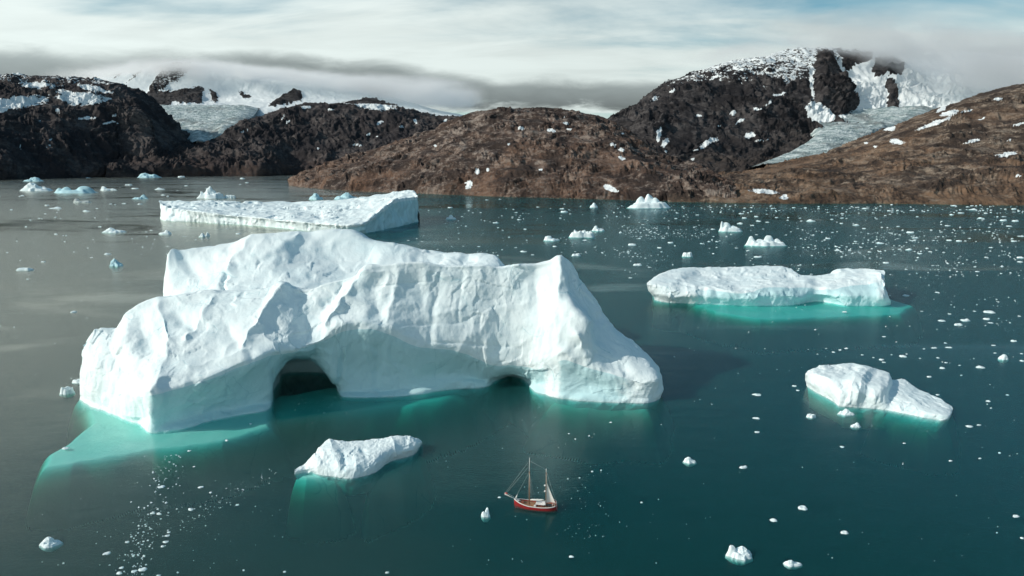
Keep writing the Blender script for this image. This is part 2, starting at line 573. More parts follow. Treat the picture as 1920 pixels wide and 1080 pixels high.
M_ROCK_FAR = rock_material('cloud_shadowed_gneiss', (0.026, 0.024, 0.027), (0.050, 0.044, 0.045), (0.10, 0.09, 0.088), (0.075, 0.046, 0.036), (10, 240), fine=0.016, bumpd=6)  # cloud shadow over the left mountains is put into this dark rock colour
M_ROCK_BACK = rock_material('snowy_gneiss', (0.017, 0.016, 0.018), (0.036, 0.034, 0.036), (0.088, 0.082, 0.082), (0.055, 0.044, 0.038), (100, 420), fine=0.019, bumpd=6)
M_ROCK_HILL = rock_material('heath_rock', (0.034, 0.025, 0.022), (0.080, 0.057, 0.048), (0.27, 0.23, 0.20), (0.145, 0.084, 0.056), (60, 420), fine=0.040, bumpd=3.5)
M_ROCK_RIGHT = rock_material('heath_slope', (0.040, 0.030, 0.025), (0.105, 0.079, 0.062), (0.29, 0.24, 0.19), (0.175, 0.108, 0.068), (60, 520), fine=0.034, bumpd=3.5)

# far snowfield under the cloud, on the left
mountain('snow_mountain', 'snowfield and snowy ridges under the cloud cap on the left', M_ROCK_BACK,
         shore=[(120, 300, 7400), (200, 300, 7400), (270, 290, 7400), (340, 290, 7400), (430, 280, 7500), (520, 270, 7600), (620, 262, 7800), (720, 258, 8000), (820, 255, 8200), (900, 255, 8200)],
         ridge=[(120, 176, 9800), (200, 150, 9900), (265, 132, 9900), (335, 116, 9900), (430, 128, 9900), (520, 142, 9900), (620, 150, 9900), (720, 178, 9800), (820, 208, 9600), (900, 222, 9500)],
         mids=[[(120, 235, 8000), (200, 225, 8000), (270, 214, 8000), (340, 212, 8000), (430, 212, 8100), (520, 206, 8200), (620, 205, 8300), (720, 215, 8400), (820, 225, 8500), (900, 235, 8500)],
               [(120, 205, 8900), (200, 188, 8900), (270, 180, 8900), (340, 180, 9000), (430, 188, 9000), (520, 188, 9000), (620, 190, 9000), (720, 200, 9000), (820, 216, 9000), (900, 228, 9000)]],
         back=2500, nu=460, nv=210, amp=26, scale=520, seed=2.2, rough=0.6,
         snowp=[[(100, 100), (1000, 60), (1000, 250), (900, 232), (760, 212), (640, 214), (560, 206), (430, 240), (420, 262), (380, 275), (330, 290), (260, 290), (270, 230), (280, 212), (180, 200), (100, 200)]],
         rock=[([(277, 177), (290, 153), (313, 130), (333, 118), (360, 118), (354, 140), (330, 155), (310, 172), (287, 184), (263, 182)], 90, 9),
               ([(262, 187), (300, 178), (333, 172), (367, 167), (384, 173), (378, 197), (350, 199), (320, 198), (290, 208), (264, 203)], 60, 9),
               ([(389, 170), (407, 176), (411, 193), (399, 195), (394, 180)], 30, 4),
               ([(447, 173), (474, 187), (460, 188)], 20, 3),
               ([(503, 203), (523, 187), (547, 173), (567, 175), (571, 188), (540, 201)], 45, 7),
               ([(470, 214), (478, 208), (488, 207), (484, 213)], 12, 3),
               ([(640, 196), (680, 186), (740, 196), (752, 206), (700, 206)], 30, 6),
               ([(212, 153), (222, 140), (232, 134), (228, 146)], 16, 4),
               ([(240, 158), (250, 140), (266, 132), (258, 148)], 16, 4)],
         warp=5.0)
# glacier tongue between the left mountains
def glacier(name, label, rows, nu, nv, seed, lump, mat):
    """rows: from the snout up, each a list of (u, v, Y)"""
    G, tq, tk = loft([[PY(*p) for p in r] for r in rows], nu, nv, vpow=0.7)
    s = np.linspace(0, 1, nu)[None, :]
    edge = np.clip(np.minimum(s, 1 - s) * 8, 0, 1)
    q = G / np.array([60, 60, 60])
    cre = ridged(G / np.array([70.0, 26.0, 60.0]) + seed, 4, 0.6)
    n = fbm(q * 0.35 + seed, 3)
    G[..., 2] += (cre * lump + n * lump * 1.2) * edge
    G[..., 2] += 10 - (1 - edge) ** 2 * 34
    o = mesh_obj(name, G, grid_faces(nv, nu), mat)
    tag(o, label, kind='structure')
    return o


def glacier_material():
    m, t = new_mat('crevassed_glacier')
    pos = t.n('ShaderNodeNewGeometry').outputs['Position']
    n = t.noise(t.mapping(pos, scale=(0.010, 0.028, 0.02)), 1.0, 7, 0.68, 0.5)
    n2 = t.noise(pos, 0.004, 5, 0.6, 0.8)
    c = t.mix(t.ramp(n, 0.40, 0.62), (0.24, 0.33, 0.34), (0.66, 0.74, 0.74))
    c = t.mix(t.ramp(n2, 0.50, 0.68, 0, 0.8), c, (0.15, 0.17, 0.17))
    b = t.n('ShaderNodeBump', {'Height': n, 'Strength': 1.0, 'Distance': 18.0})
    p = t.n('ShaderNodeBsdfPrincipled', {'Base Color': c, 'Roughness': 0.7, 'Normal': b})
    t.n('ShaderNodeOutputMaterial', {0: p})
    return m


M_GLACIER = glacier_material()
glacier('glacier', 'grey hanging glacier tongue between the dark left mountains',
        [[(258, 290, 6500), (290, 290, 6480), (330, 285, 6480), (350, 276, 6500), (375, 266, 6500), (388, 272, 6500), (405, 262, 6500), (425, 250, 6520)],
         [(268, 270, 6750), (295, 268, 6750), (330, 262, 6750), (352, 258, 6780), (375, 250, 6780), (392, 252, 6780), (412, 245, 6780), (432, 240, 6800)],
         [(275, 245, 7050), (300, 242, 7050), (330, 240, 7050), (355, 240, 7050), (378, 238, 7050), (400, 238, 7050), (422, 236, 7050), (445, 232, 7050)],
         [(276, 220, 7500), (305, 218, 7500), (335, 217, 7500), (360, 217, 7500), (385, 217, 7500), (412, 217, 7500), (440, 217, 7500), (470, 217, 7500)],
         [(276, 200, 8100), (305, 200, 8100), (335, 200, 8100), (362, 200, 8100), (390, 200, 8100), (420, 200, 8100), (450, 200, 8100), (485, 200, 8100)]],
        200, 150, 1.3, 7.0, M_GLACIER)

# middle-left dark mountain running down to the fjord
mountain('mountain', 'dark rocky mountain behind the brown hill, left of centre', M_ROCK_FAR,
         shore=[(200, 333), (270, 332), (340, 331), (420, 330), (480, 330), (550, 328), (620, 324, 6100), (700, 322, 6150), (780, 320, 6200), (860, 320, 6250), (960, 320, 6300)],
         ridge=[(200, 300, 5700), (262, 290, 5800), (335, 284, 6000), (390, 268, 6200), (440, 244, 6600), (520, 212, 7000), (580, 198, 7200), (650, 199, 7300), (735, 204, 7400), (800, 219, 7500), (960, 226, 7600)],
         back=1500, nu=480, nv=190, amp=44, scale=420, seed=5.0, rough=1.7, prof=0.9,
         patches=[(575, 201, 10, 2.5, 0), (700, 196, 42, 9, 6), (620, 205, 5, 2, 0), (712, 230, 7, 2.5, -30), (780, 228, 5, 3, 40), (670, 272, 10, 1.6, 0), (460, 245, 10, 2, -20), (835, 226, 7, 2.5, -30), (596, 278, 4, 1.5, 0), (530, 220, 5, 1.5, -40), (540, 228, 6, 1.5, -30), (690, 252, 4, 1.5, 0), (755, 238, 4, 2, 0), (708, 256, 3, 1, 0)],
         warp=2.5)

# left headland mountain
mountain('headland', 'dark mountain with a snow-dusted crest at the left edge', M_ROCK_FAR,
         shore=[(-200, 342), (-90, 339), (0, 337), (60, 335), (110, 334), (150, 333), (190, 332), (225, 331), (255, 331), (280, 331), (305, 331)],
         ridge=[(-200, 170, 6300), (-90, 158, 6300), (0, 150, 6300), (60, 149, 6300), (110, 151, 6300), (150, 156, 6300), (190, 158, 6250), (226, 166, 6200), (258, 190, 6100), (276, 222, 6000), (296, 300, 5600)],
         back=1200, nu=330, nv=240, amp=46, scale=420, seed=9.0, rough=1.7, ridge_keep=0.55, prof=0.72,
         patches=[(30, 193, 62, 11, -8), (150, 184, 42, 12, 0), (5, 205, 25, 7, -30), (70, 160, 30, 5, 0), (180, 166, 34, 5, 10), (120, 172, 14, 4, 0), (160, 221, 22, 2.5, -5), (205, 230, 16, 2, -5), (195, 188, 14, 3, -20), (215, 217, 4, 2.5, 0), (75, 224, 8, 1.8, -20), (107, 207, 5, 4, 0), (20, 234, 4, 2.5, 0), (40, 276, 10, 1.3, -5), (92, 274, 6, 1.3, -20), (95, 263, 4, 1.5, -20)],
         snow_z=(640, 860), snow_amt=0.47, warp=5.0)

# big peak on the right
mountain('mountain', 'high dark peak with snow-dusted flank under cloud, right of centre', M_ROCK_BACK,
         shore=[(1085, 335, 3900), (1150, 330, 3900), (1220, 332, 3900), (1300, 335, 3900), (1370, 338, 3900), (1430, 340, 3900), (1490, 330, 4000), (1540, 320, 4100), (1600, 310, 4300), (1660, 300, 4500), (1730, 295, 4600), (1830, 290, 4600), (1990, 290, 4600)],
         ridge=[(1085, 262, 4900), (1150, 230, 5000), (1185, 208, 5200), (1225, 185, 5400), (1265, 155, 5600), (1310, 138, 5800), (1370, 120, 6000), (1430, 112, 6150), (1495, 96, 6250), (1540, 95, 6300), (1600, 98, 6400), (1700, 100, 6500), (1990, 120, 6500)],
         mids=[[(1085, 310, 4200), (1150, 302, 4200), (1215, 300, 4200), (1290, 303, 4200), (1360, 308, 4250), (1425, 312, 4300), (1490, 292, 4450), (1545, 280, 4600), (1605, 270, 4800), (1665, 262, 5000), (1735, 255, 5100), (1830, 250, 5100), (1990, 250, 5100)],
               [(1085, 285, 4500), (1150, 268, 4500), (1205, 255, 4550), (1275, 248, 4650), (1345, 245, 4750), (1415, 240, 4800), (1480, 240, 4900), (1540, 232, 5050), (1605, 225, 5250), (1670, 215, 5450), (1735, 205, 5500), (1830, 200, 5500), (1990, 200, 5500)],
               [(1085, 272, 4750), (1150, 245, 4800), (1195, 225, 4900), (1250, 200, 5050), (1320, 185, 5150), (1395, 178, 5250), (1465, 172, 5350), (1530, 165, 5450), (1605, 160, 5800), (1680, 155, 5900), (1740, 150, 5950), (1830, 150, 5950), (1990, 160, 5950)]],
         back=1500, nu=640, nv=330, amp=46, scale=400, seed=13.0, rough=1.3, ridge_keep=0.45,
         snowp=[[(1566, 99), (1640, 92), (1990, 85), (1990, 230), (1760, 230), (1700, 232), (1620, 240), (1512, 242), (1512, 205), (1522, 196), (1540, 210), (1562, 226), (1590, 226), (1606, 206), (1588, 166), (1573, 145)]],
         rock=[([(1530, 99), (1549, 95), (1562, 116), (1572, 145), (1587, 166), (1605, 203), (1591, 222), (1566, 224), (1549, 216), (1530, 191), (1521, 157), (1526, 124)], 75, 10),
               ([(1638, 118), (1648, 106), (1664, 110), (1684, 120), (1692, 138), (1676, 160), (1656, 150), (1640, 160), (1632, 136)], 10, 8),
               ([(1655, 164), (1670, 168), (1678, 187), (1688, 217), (1666, 219), (1659, 187)], 50, 6),
               ([(1566, 97), (1634, 106), (1628, 124), (1600, 128), (1582, 140), (1574, 120)], 10, 6)],
         patches=[(1566, 196, 14, 7, 10), (1522, 150, 3.5, 38, -4), (1516, 205, 5, 14, 20), (1236, 252, 4, 16, 12), (1246, 268, 5, 8, 30), (1328, 266, 18, 5, -25), (1310, 280, 10, 3, -10), (1408, 254, 9, 5, -30), (1228, 186, 8, 3, -20), (1460, 178, 14, 2, -10), (1375, 212, 5, 5, -45), (1388, 228, 9, 2.5, -40), (1420, 204, 8, 2.5, 10), (1442, 193, 6, 3, -40), (1312, 217, 4, 2, 0), (1300, 298, 6, 1.8, 0), (1252, 284, 5, 2, 20), (1260, 170, 7, 2, -30), (1350, 235, 3, 2, 0), (1430, 262, 14, 1.2, -10)],
         snow_z=(560, 900), snow_amt=0.60, warp=4.0)
glacier('glacier', 'pale crevassed glacier spreading below the high peak on the right',
        [[(1395, 314, 3900), (1440, 313, 3880), (1490, 309, 3880), (1540, 302, 3900), (1590, 296, 3950), (1645, 290, 4000)],
         [(1450, 298, 4100), (1480, 294, 4080), (1520, 290, 4080), (1560, 286, 4100), (1600, 283, 4150), (1640, 280, 4200)],
         [(1505, 272, 4400), (1525, 268, 4380), (1550, 264, 4380), (1575, 262, 4400), (1602, 262, 4420), (1630, 262, 4450)],
         [(1520, 252, 4700), (1545, 248, 4700), (1570, 246, 4700), (1600, 245, 4700), (1630, 244, 4700), (1660, 244, 4700)],
         [(1505, 238, 4950), (1540, 236, 4950), (1580, 234, 4950), (1620, 232, 4950), (1665, 228, 4950), (1720, 224, 4950)],
         [(1505, 222, 5200), (1545, 216, 5250), (1590, 212, 5300), (1640, 208, 5350), (1690, 204, 5350), (1760, 200, 5350)]],
        260, 200, 4.1, 7.0, M_GLACIER)

# brown hill in the middle
mountain('hill', 'rounded brown rocky hill on the far shore in the middle', M_ROCK_HILL,
         shore=[(546, 347), (575, 351), (640, 356), (720, 360), (800, 363), (880, 366), (960, 369), (1040, 371), (1120, 373), (1200, 375), (1290, 377), (1380, 379)],
         ridge=[(548, 344, 3600), (590, 322, 3700), (655, 297, 3800), (730, 276, 3800), (800, 252, 3750), (870, 222, 3700), (905, 212, 3650), (985, 208, 3600), (1085, 216, 3500), (1150, 236, 3400), (1215, 285, 3150), (1370, 352, 2500)],
         back=1100, nu=680, nv=300, amp=25, scale=280, seed=21.0, rough=1.1, prof=0.72, terr=4.5,
         patches=[(976, 240, 8, 3, 10), (1035, 245, 8, 3, 15), (1060, 231, 8, 2, 0), (1066, 242, 6, 1.6, 0), (1150, 272, 8, 3, 30), (1163, 280, 7, 2.5, 20), (1166, 296, 7, 3, 20), (895, 322, 5, 6, 25), (879, 346, 6, 9, 35), (915, 318, 4, 3, 0), (1145, 354, 15, 5, 20), (816, 273, 3, 1.5, 0), (1168, 250, 3, 1.5, 0), (1014, 318, 3, 2, 0), (953, 270, 3, 1.2, 0), (1057, 217, 4, 1, 0)],
         warp=2.2)

# brown slope on the right
mountain('hillside', 'long brown slope with snow patches on the right shore', M_ROCK_RIGHT,
         shore=[(1250, 378), (1330, 379), (1400, 380), (1480, 381), (1560, 381), (1640, 381), (1720, 382), (1800, 383), (1880, 384), (1980, 385), (2150, 388)],
         ridge=[(1262, 362, 2450), (1330, 352, 2700), (1400, 338, 2900), (1470, 322, 3000), (1540, 304, 3100), (1610, 286, 3150), (1680, 250, 3300), (1740, 222, 3450), (1800, 196, 3600), (1920, 160, 3800), (2150, 130, 4000)],
         back=900, nu=640, nv=300, amp=20, scale=280, seed=33.0, rough=1.1, prof=1.0, terr=4.0,
         patches=[(1432, 359, 26, 4, 5), (1471, 370, 7, 5, 0), (1752, 231, 34, 3.5, -20), (1780, 212, 18, 4, -15), (1765, 205, 12, 4, -30), (1682, 266, 14, 5, 10), (1668, 241, 12, 4, -10), (1822, 265, 15, 3.5, -10), (1888, 289, 18, 4, -12), (1910, 233, 15, 2, -15), (1893, 263, 6, 2, -20), (1870, 186, 12, 2, -5), (1905, 330, 9, 2, 0), (1842, 222, 8, 1.5, -20), (1812, 208, 12, 1.5, -15), (1640, 274, 6, 2, 0), (1625, 268, 4, 2, 0)],
         warp=2.2)


# ------------------------------------------------------------------ icebergs
def ice_relief(G, N, big=2.5, med=1.2, flute=0.8, fine=0.35, k=1.0, seed=0.0, fac=2.0):
    P = G / k + seed
    steep = np.clip(1 - np.abs(N[..., 2]), 0, 1)
    warp = np.stack([perlin(P / 19 + 3), perlin(P / 19 + 9), perlin(P / 19 + 15)], -1) * 7
    W = P + warp
    # broad planes meeting in creases, hollows melted between them
    d = big * (fbm(W / 40, 2) * 0.8 + 0.75 * (0.45 - np.abs(perlin(W / 27 + 4.4)) * 1.6))
    d = d + med * (0.35 - np.abs(perlin(W / 12 + 8.8)) * 1.5) * (0.5 + 0.9 * np.clip(perlin(P / 30 + 60) + 0.3, 0, 1))
    fm = 0.25 + 0.75 * np.clip(perlin(P / 38 + 71) * 2.2 + 0.45, 0, 1)
    d = d + fac * fm * (facets(W * 0.6 + P * 0.4, 15.0) + 0.45 * facets(W * 0.5 + P * 0.5 + 50, 6.0))
    fl = perlin(W * np.array([1 / 6.0, 1 / 6.0, 1 / 60.0])) + 0.6 * (0.4 - np.abs(perlin(W * np.array([1 / 13.0, 1 / 13.0, 1 / 90.0]) + 5)) * 1.6)
    d = d + flute * fl * steep
    d = d + flute * 0.55 * perlin(W * np.array([1 / 2.6, 1 / 2.6, 1 / 50.0]) + 9) * steep
    d = d + fine * fbm(P / 4.5, 4, 0.6) * (0.35 + np.clip(perlin(P / 25 + 33) * 1.5 + 0.3, 0, 1))
    return G + N * (d * k)[..., None]


def iceberg_mesh(name, curves, nu, nv, parent, mat=None, bare_rows=None, bare_cols=None, relief=None, seed=0.0, cracks=(), vpow=0.7, ridges=()):
    G, tq, tk = loft(curves, nu, nv, vpow)
    N = normals(G)
    u, v = project(G)
    d = np.zeros(u.shape)
    front = sstep(-N[..., 1] + 0.6 * N[..., 2], -0.1, 0.25)
    for (a, b, c, e, wd, h) in ridges:
        ax, ay = c - a, e - b
        l2 = max(ax * ax + ay * ay, 1e-6)
        q = np.stack([u / 22.0, v / 22.0, np.full_like(u, a * 0.1)], -1)
        uu, vv = u + 7 * perlin(q), v + 7 * perlin(q + 13.1)
        t = np.clip(((uu - a) * ax + (vv - b) * ay) / l2, 0, 1)
        r = np.hypot(uu - a - t * ax, vv - b - t * ay) / wd
        d = d + (0.70 * h * np.exp(-1.25 * r) if h > 0 else 0.7 * h * np.exp(-r ** 1.7)) * (1 if h < 0 else (0.75 + 0.25 * np.sin(3.1 * t + a)))
    G = G + N * (d * front)[..., None]
    N = normals(G)
    G = ice_relief(G, N, seed=seed, **(relief or {}))
    for (pt, nrm, wdt, dep, x0, x1) in cracks:
        dist = (G - np.array(pt)) @ np.array(nrm) + 0.8 * perlin(G / 9.0 + 2.0)
        m = np.exp(-(dist / wdt) ** 2) * sstep(G[..., 0], x0, x0 + 6) * sstep(G[..., 0], x1, x1 - 6)
        G = G - N * (m * dep)[..., None]
    bare = np.zeros(G.shape[:2])
    if bare_rows:
        a, b = bare_rows
        tt = np.interp(tq, tk, np.arange(len(tk)))
        bare = (sstep(tt, a - 0.15, a + 0.1) * sstep(tt, b + 0.12, b - 0.08))[:, None] * np.ones((1, nu))
        if bare_cols:
            bare = bare * np.interp(u, [c[0] for c in bare_cols], [c[1] for c in bare_cols])
    return mesh_obj(name, G, grid_faces(nv, nu), mat or M_ICE, parent, attrs={'bare': bare})


def under(curve, out, depth):
    """a curve pushed out and down below the waterline"""
    c = np.array(curve, float)
    ctr = c.mean(0)
    d = c - ctr
    d[:, 2] = 0
    l = np.linalg.norm(d, axis=1, keepdims=True)
    r = c + d / np.maximum(l, 1e-6) * out
    r[:, 2] = -depth
    return r


# --- the great arched iceberg -------------------------------------------------
big = empty('iceberg', tuple(PZ(700, 742)))
tag(big, 'huge white iceberg with a dark wave-cut arch and twin ridges, behind the boat', 'iceberg', 'icebergs')


def big_front():
    # columns: waterline, inner wall, lip, rim of the wave-cut band, face, shoulder, crest
    cols = [
        # W(u,v)      N0              N1                R               M               S               C (crest)
        ((150, 748), (150, 738, 354), (149, 722, 355), (150, 702, 355), (150, 678, 356), (152, 655, 358), (154, 646, 362)),
        ((172, 762), (168, 750, 346), (166, 738, 346), (164, 712, 347), (164, 680, 350), (168, 645, 358), (182, 616, 366)),
        ((215, 778), (212, 768, 332), (210, 752, 332), (206, 728, 334), (204, 690, 340), (205, 650, 350), (211, 617, 368)),
        ((262, 796), (258, 784, 316), (255, 765, 316), (250, 742, 318), (246, 700, 328), (240, 640, 345), (236, 582, 370)),
        ((286, 812), (286, 795, 308), (285, 770, 307.5), (284, 738, 307), (292, 700, 318), (285, 640, 342), (268, 567, 372)),
        ((330, 806), (328, 788, 314), (327, 760, 313), (324, 729, 311), (330, 690, 322), (325, 630, 346), (310, 560, 374)),
        ((400, 788), (400, 770, 328), (400, 738, 324), (398, 707, 318), (398, 668, 330), (392, 610, 350), (376, 549, 374)),
        ((460, 776), (462, 760, 338), (463, 725, 334), (462, 681, 326), (458, 645, 336), (448, 595, 354), (440, 546, 375)),
        ((505, 766), (508, 750, 345), (508, 710, 342), (503, 665, 333), (505, 632, 343), (505, 588, 358), (500, 541, 376)),
        ((517, 716, 372), (515, 712, 366), (514, 716, 351), (520, 661, 337), (525, 628, 346), (530, 585, 360), (526, 535, 377)),
        ((532, 700, 400), (530, 690, 394), (529, 690, 355), (536, 659, 341), (545, 625, 349), (550, 585, 361), (550, 538, 377)),
        ((558, 694, 404), (556, 678, 398), (553, 671, 358), (562, 656, 345), (570, 622, 353), (575, 585, 364), (578, 542, 378)),
        ((590, 694, 404), (585, 678, 398), (580, 670, 360), (588, 652, 349), (598, 615, 357), (602, 582, 367), (604, 534, 379)),
        ((616, 702, 400), (612, 692, 394), (606, 690, 361), (610, 636, 352), (620, 600, 361), (626, 570, 369), (628, 528, 380)),
        ((628, 715, 395), (627, 716, 380), (626, 716, 361), (632, 618, 354), (640, 590, 363), (645, 562, 371), (650, 524, 381)),
        ((642, 743), (642, 733, 363), (642, 712, 363), (654, 611, 355), (662, 585, 364), (668, 556, 372), (672, 518, 381)),
        ((680, 745), (682, 734, 362), (684, 700, 363), (690, 609, 356), (694, 578, 365), (692, 548, 373), (690, 501, 381)),
        ((730, 744), (732, 733, 363), (735, 700, 364), (728, 620, 358), (730, 580, 367), (728, 545, 375), (730, 498, 382)),
        ((790, 738), (790, 726, 366), (792, 705, 368), (785, 646, 362), (785, 588, 370), (782, 545, 378), (785, 494, 384)),
        ((850, 730), (850, 718, 371), (850, 700, 374), (852, 654, 366), (845, 592, 373), (840, 548, 380), (842, 500, 386)),
        ((908, 725), (908, 720, 376), (909, 712, 378), (905, 676, 369), (902, 600, 375), (895, 550, 381), (898, 498, 387)),
        ((940, 715, 392), (934, 710, 388), (930, 705, 377), (938, 686, 371), (938, 608, 376), (935, 552, 382), (938, 501, 388)),
        ((957, 712, 400), (957, 705, 393), (957, 697, 378), (955, 683, 371), (954, 610, 376), (952, 553, 382), (955, 499, 388)),
        ((975, 715, 392), (980, 710, 388), (984, 705, 377), (972, 684, 371), (970, 612, 375), (968, 555, 382), (972, 498, 388)),
        ((1006, 735), (1006, 728, 368), (1006, 718, 371), (1006, 690, 367), (1008, 610, 372), (1003, 552, 381), (1004, 496, 389)),
        ((1038, 745), (1038, 732, 359), (1036, 712, 360), (1034, 680, 360), (1040, 600, 366), (1032, 548, 378), (1034, 490, 389)),
        ((1058, 748), (1058, 734, 356), (1057, 712, 357), (1060, 672, 356), (1074, 590, 362), (1060, 550, 376), (1050, 481, 389)),
        ((1085, 750), (1086, 735, 355), (1088, 715, 356), (1092, 684, 354), (1104, 610, 360), (1090, 575, 378), (1066, 490, 390)),
        ((1125, 752), (1125, 738, 353), (1126, 722, 354), (1128, 695, 352), (1125, 650, 360), (1108, 590, 378), (1086, 520, 391)),
        ((1165, 754), (1166, 742, 351), (1166, 728, 351), (1168, 707, 350), (1160, 672, 358), (1142, 625, 374), (1118, 562, 390)),
        ((1205, 756), (1206, 745, 349), (1206, 733, 349), (1206, 718, 348), (1198, 694, 354), (1182, 660, 366), (1158, 616, 384)),
        ((1232, 750), (1234, 740, 352), (1235, 728, 352), (1234, 712, 351), (1230, 702, 354), (1220, 682, 364), (1200, 652, 380)),
        ((1241, 738), (1242, 732, 358), (1242, 724, 359), (1242, 714, 360), (1241, 706, 364), (1238, 697, 370), (1234, 686, 378)),
    ]
    W, rest = [], [[] for _ in range(6)]
    for c in cols:
        w0 = PZ(*c[0], 0.0) if len(c[0]) == 2 else np.array([PY(*c[0])[0], c[0][2], -2.5])
        W.append(w0)
        for k in range(6):
            rest[k].append(PY(*c[k + 1]))
    W = np.array(W)
    rest = [np.array(r) for r in rest]
    n = len(cols)
    U1 = W.copy()
    U1[:, 2] = -9
    out = np.array([[-4.0, -1] if i < 4 else ([1.0, 2.5] if i < 9 else ([0, 3] if i < 15 else ([0, 3.0] if i < 29 else [-2, 3]))) for i in range(n)])
    U1[:, :2] += out
    U2 = U1.copy()
    U2[:, 2] = -34
    U2[:, :2] += out * 0.8
    C = rest[5]
    f = np.linspace(0, 1, n)
    wd = np.clip(np.minimum(f / 0.10, (1 - f) / 0.12), 0, 1) ** 0.7
    B = C + np.stack([0 * f, 26 * wd, -2 - 3 * wd], -1)
    B2 = C + np.stack([0 * f, 60 * wd, 0 * f], -1)
    B2[:, 2] = C[:, 2] * 0.5
    BW = C + np.stack([0 * f, 85 * wd, 0 * f], -1)
    BW[:, 2] = -12
    N0, N1, R, Mc, Sc, Cc = rest
    curves = [U2, U1, W, N0, N1, R * 0.9 + N1 * 0.1, R * 0.94 + Mc * 0.06, Mc, Sc, Cc * 0.85 + Sc * 0.15, Cc, B, B2, BW]
    z_a = PY(800, 606, 370)
    z_b = PY(900, 640, 368)
    cr = [(z_a, (0.02, 0, 1), 0.35, 0.5, PY(752, 606, 372)[0], PY(875, 606, 372)[0]),
          (PY(915, 650, 368), (0.13, 0, 1), 0.4, 0.6, PY(805, 640, 368)[0], PY(985, 655, 368)[0]),
          (PY(735, 536, 374), (-0.05, 0, 1), 0.4, 0.5, PY(695, 530, 374)[0], PY(805, 530, 374)[0])]
    rg = [(535, 540, 455, 645, 15, 6.5), (690, 508, 612, 612, 17, 6.0), (400, 560, 352, 640, 17, 5.0), (300, 570, 318, 640, 14, 4.0),
          (262, 610, 275, 640, 24, -5.5), (210, 665, 225, 690, 18, -4.0), (318, 650, 288, 735, 14, 3.5), (240, 690, 236, 760, 12, 2.0), (268, 700, 264, 785, 9, -2.5),
          (1048, 492, 1052, 560, 11, 4.0), (1098, 590, 1104, 606, 12, 5.0), (1082, 630, 1092, 650, 15, 5.0), (1040, 600, 1056, 664, 14, 3.5), (1120, 600, 1150, 680, 22, -4.0),
          (820, 515, 806, 640, 7, -1.0), (748, 512, 728, 600, 11, 1.6), (905, 512, 880, 640, 14, 1.1), (955, 512, 950, 590, 12, 0.9), (868, 508, 858, 600, 5, -0.8),
          (560, 560, 590, 640, 30, -5.0), (425, 620, 470, 660, 16, -3.0), (355, 690, 470, 655, 9, 2.2), (340, 600, 365, 612, 13, -3.5), (700, 540, 712, 600, 16, -3.0),
          (780, 530, 800, 600, 22, -1.2), (650, 650, 648, 720, 10, 2.0), (710, 650, 706, 730, 8, -2.0), (1000, 520, 1010, 580, 18, -2.5), (1170, 690, 1190, 720, 14, -2.0),
          (480, 600, 520, 660, 10, 2.0), (610, 570, 640, 540, 10, -3.0)]
    return iceberg_mesh('arched_front', curves, 760, 340, big, bare_rows=(2.0, 5.1), seed=0.0, cracks=cr, ridges=rg,
                        bare_cols=[(270, 0), (290, 0.9), (640, 1), (880, 1), (1010, 0.9), (1035, 0.1), (1055, 0.75), (1140, 0.8), (1200, 0.3), (1245, 0.4)],
                        relief=dict(big=1.1, med=0.7, flute=0.45, fine=0.22, fac=1.4))


big_front()


def big_rear():
    cols = [  # front foot (hidden), face low, face high, crest
        ((309, 575, 425), (308, 555, 436), (309, 510, 446), (312, 476, 452)),
        ((316, 575, 418), (318, 550, 430), (320, 510, 444), (324, 467, 456)),
        ((350, 575, 412), (352, 545, 425), (356, 505, 444), (360, 466, 462)),
        ((385, 575, 408), (386, 540, 422), (388, 505, 442), (390, 464, 466)),
        ((420, 572, 406), (420, 535, 420), (424, 500, 440), (430, 458, 468)),
        ((470, 570, 405), (472, 538, 418), (470, 500, 436), (476, 444, 470)),
        ((520, 565, 405), (518, 535, 418), (516, 490, 440), (520, 436, 474)),
        ((570, 560, 408), (572, 530, 424), (576, 480, 450), (572, 433, 476)),
        ((620, 555, 412), (618, 528, 430), (620, 478, 456), (622, 428, 478)),
        ((660, 548, 416), (660, 522, 434), (658, 478, 458), (656, 432, 478)),
        ((710, 540, 420), (710, 515, 436), (710, 482, 456), (706, 450, 476)),
        ((770, 535, 424), (770, 512, 438), (770, 488, 456), (766, 463, 474)),
        ((830, 535, 426), (830, 512, 440), (830, 492, 456), (828, 472, 472)),
        ((890, 535, 428), (890, 515, 440), (892, 496, 454), (894, 474, 470)),
        ((925, 535, 430), (925, 518, 440), (926, 502, 452), (922, 478, 468)),
        ((950, 540, 434), (950, 525, 444), (950, 512, 452), (945, 498, 462)),
        ((985, 560, 440), (984, 550, 446), (982, 540, 450), (978, 530, 455)),
    ]
    R = [np.array([PY(*c[k]) for c in cols]) for k in range(4)]
    n = len(cols)
    base = R[0].copy()
    base[:, 2] = -10
    C = R[3]
    f = np.linspace(0, 1, n)
    wd = np.clip(np.minimum(f / 0.08, (1 - f) / 0.1), 0, 1) ** 0.7
    B = C + np.stack([0 * f, 22 * wd, -4 * wd - 1], -1)
    BW = C + np.stack([0 * f, 44 * wd, 0 * f], -1)
    BW[:, 2] = 0
    BU = BW + np.array([0, 8, -25])
    return iceberg_mesh('rear_ridge', [base] + R + [B, BW, BU], 420, 200, big, seed=40.0,
                        ridges=[(470, 450, 422, 515, 14, 4.0), (424, 520, 420, 545, 5, -4.0), (560, 470, 680, 480, 30, -6.0), (345, 480, 372, 520, 14, -3.0), (500, 480, 440, 500, 12, 3.0),
                                (560, 440, 515, 470, 14, 4.0), (790, 480, 820, 490, 14, -3.0), (870, 490, 880, 484, 12, -3.0)],
                        relief=dict(big=1.5, med=0.7, flute=0.25, fine=0.14, fac=1.1))


big_rear()


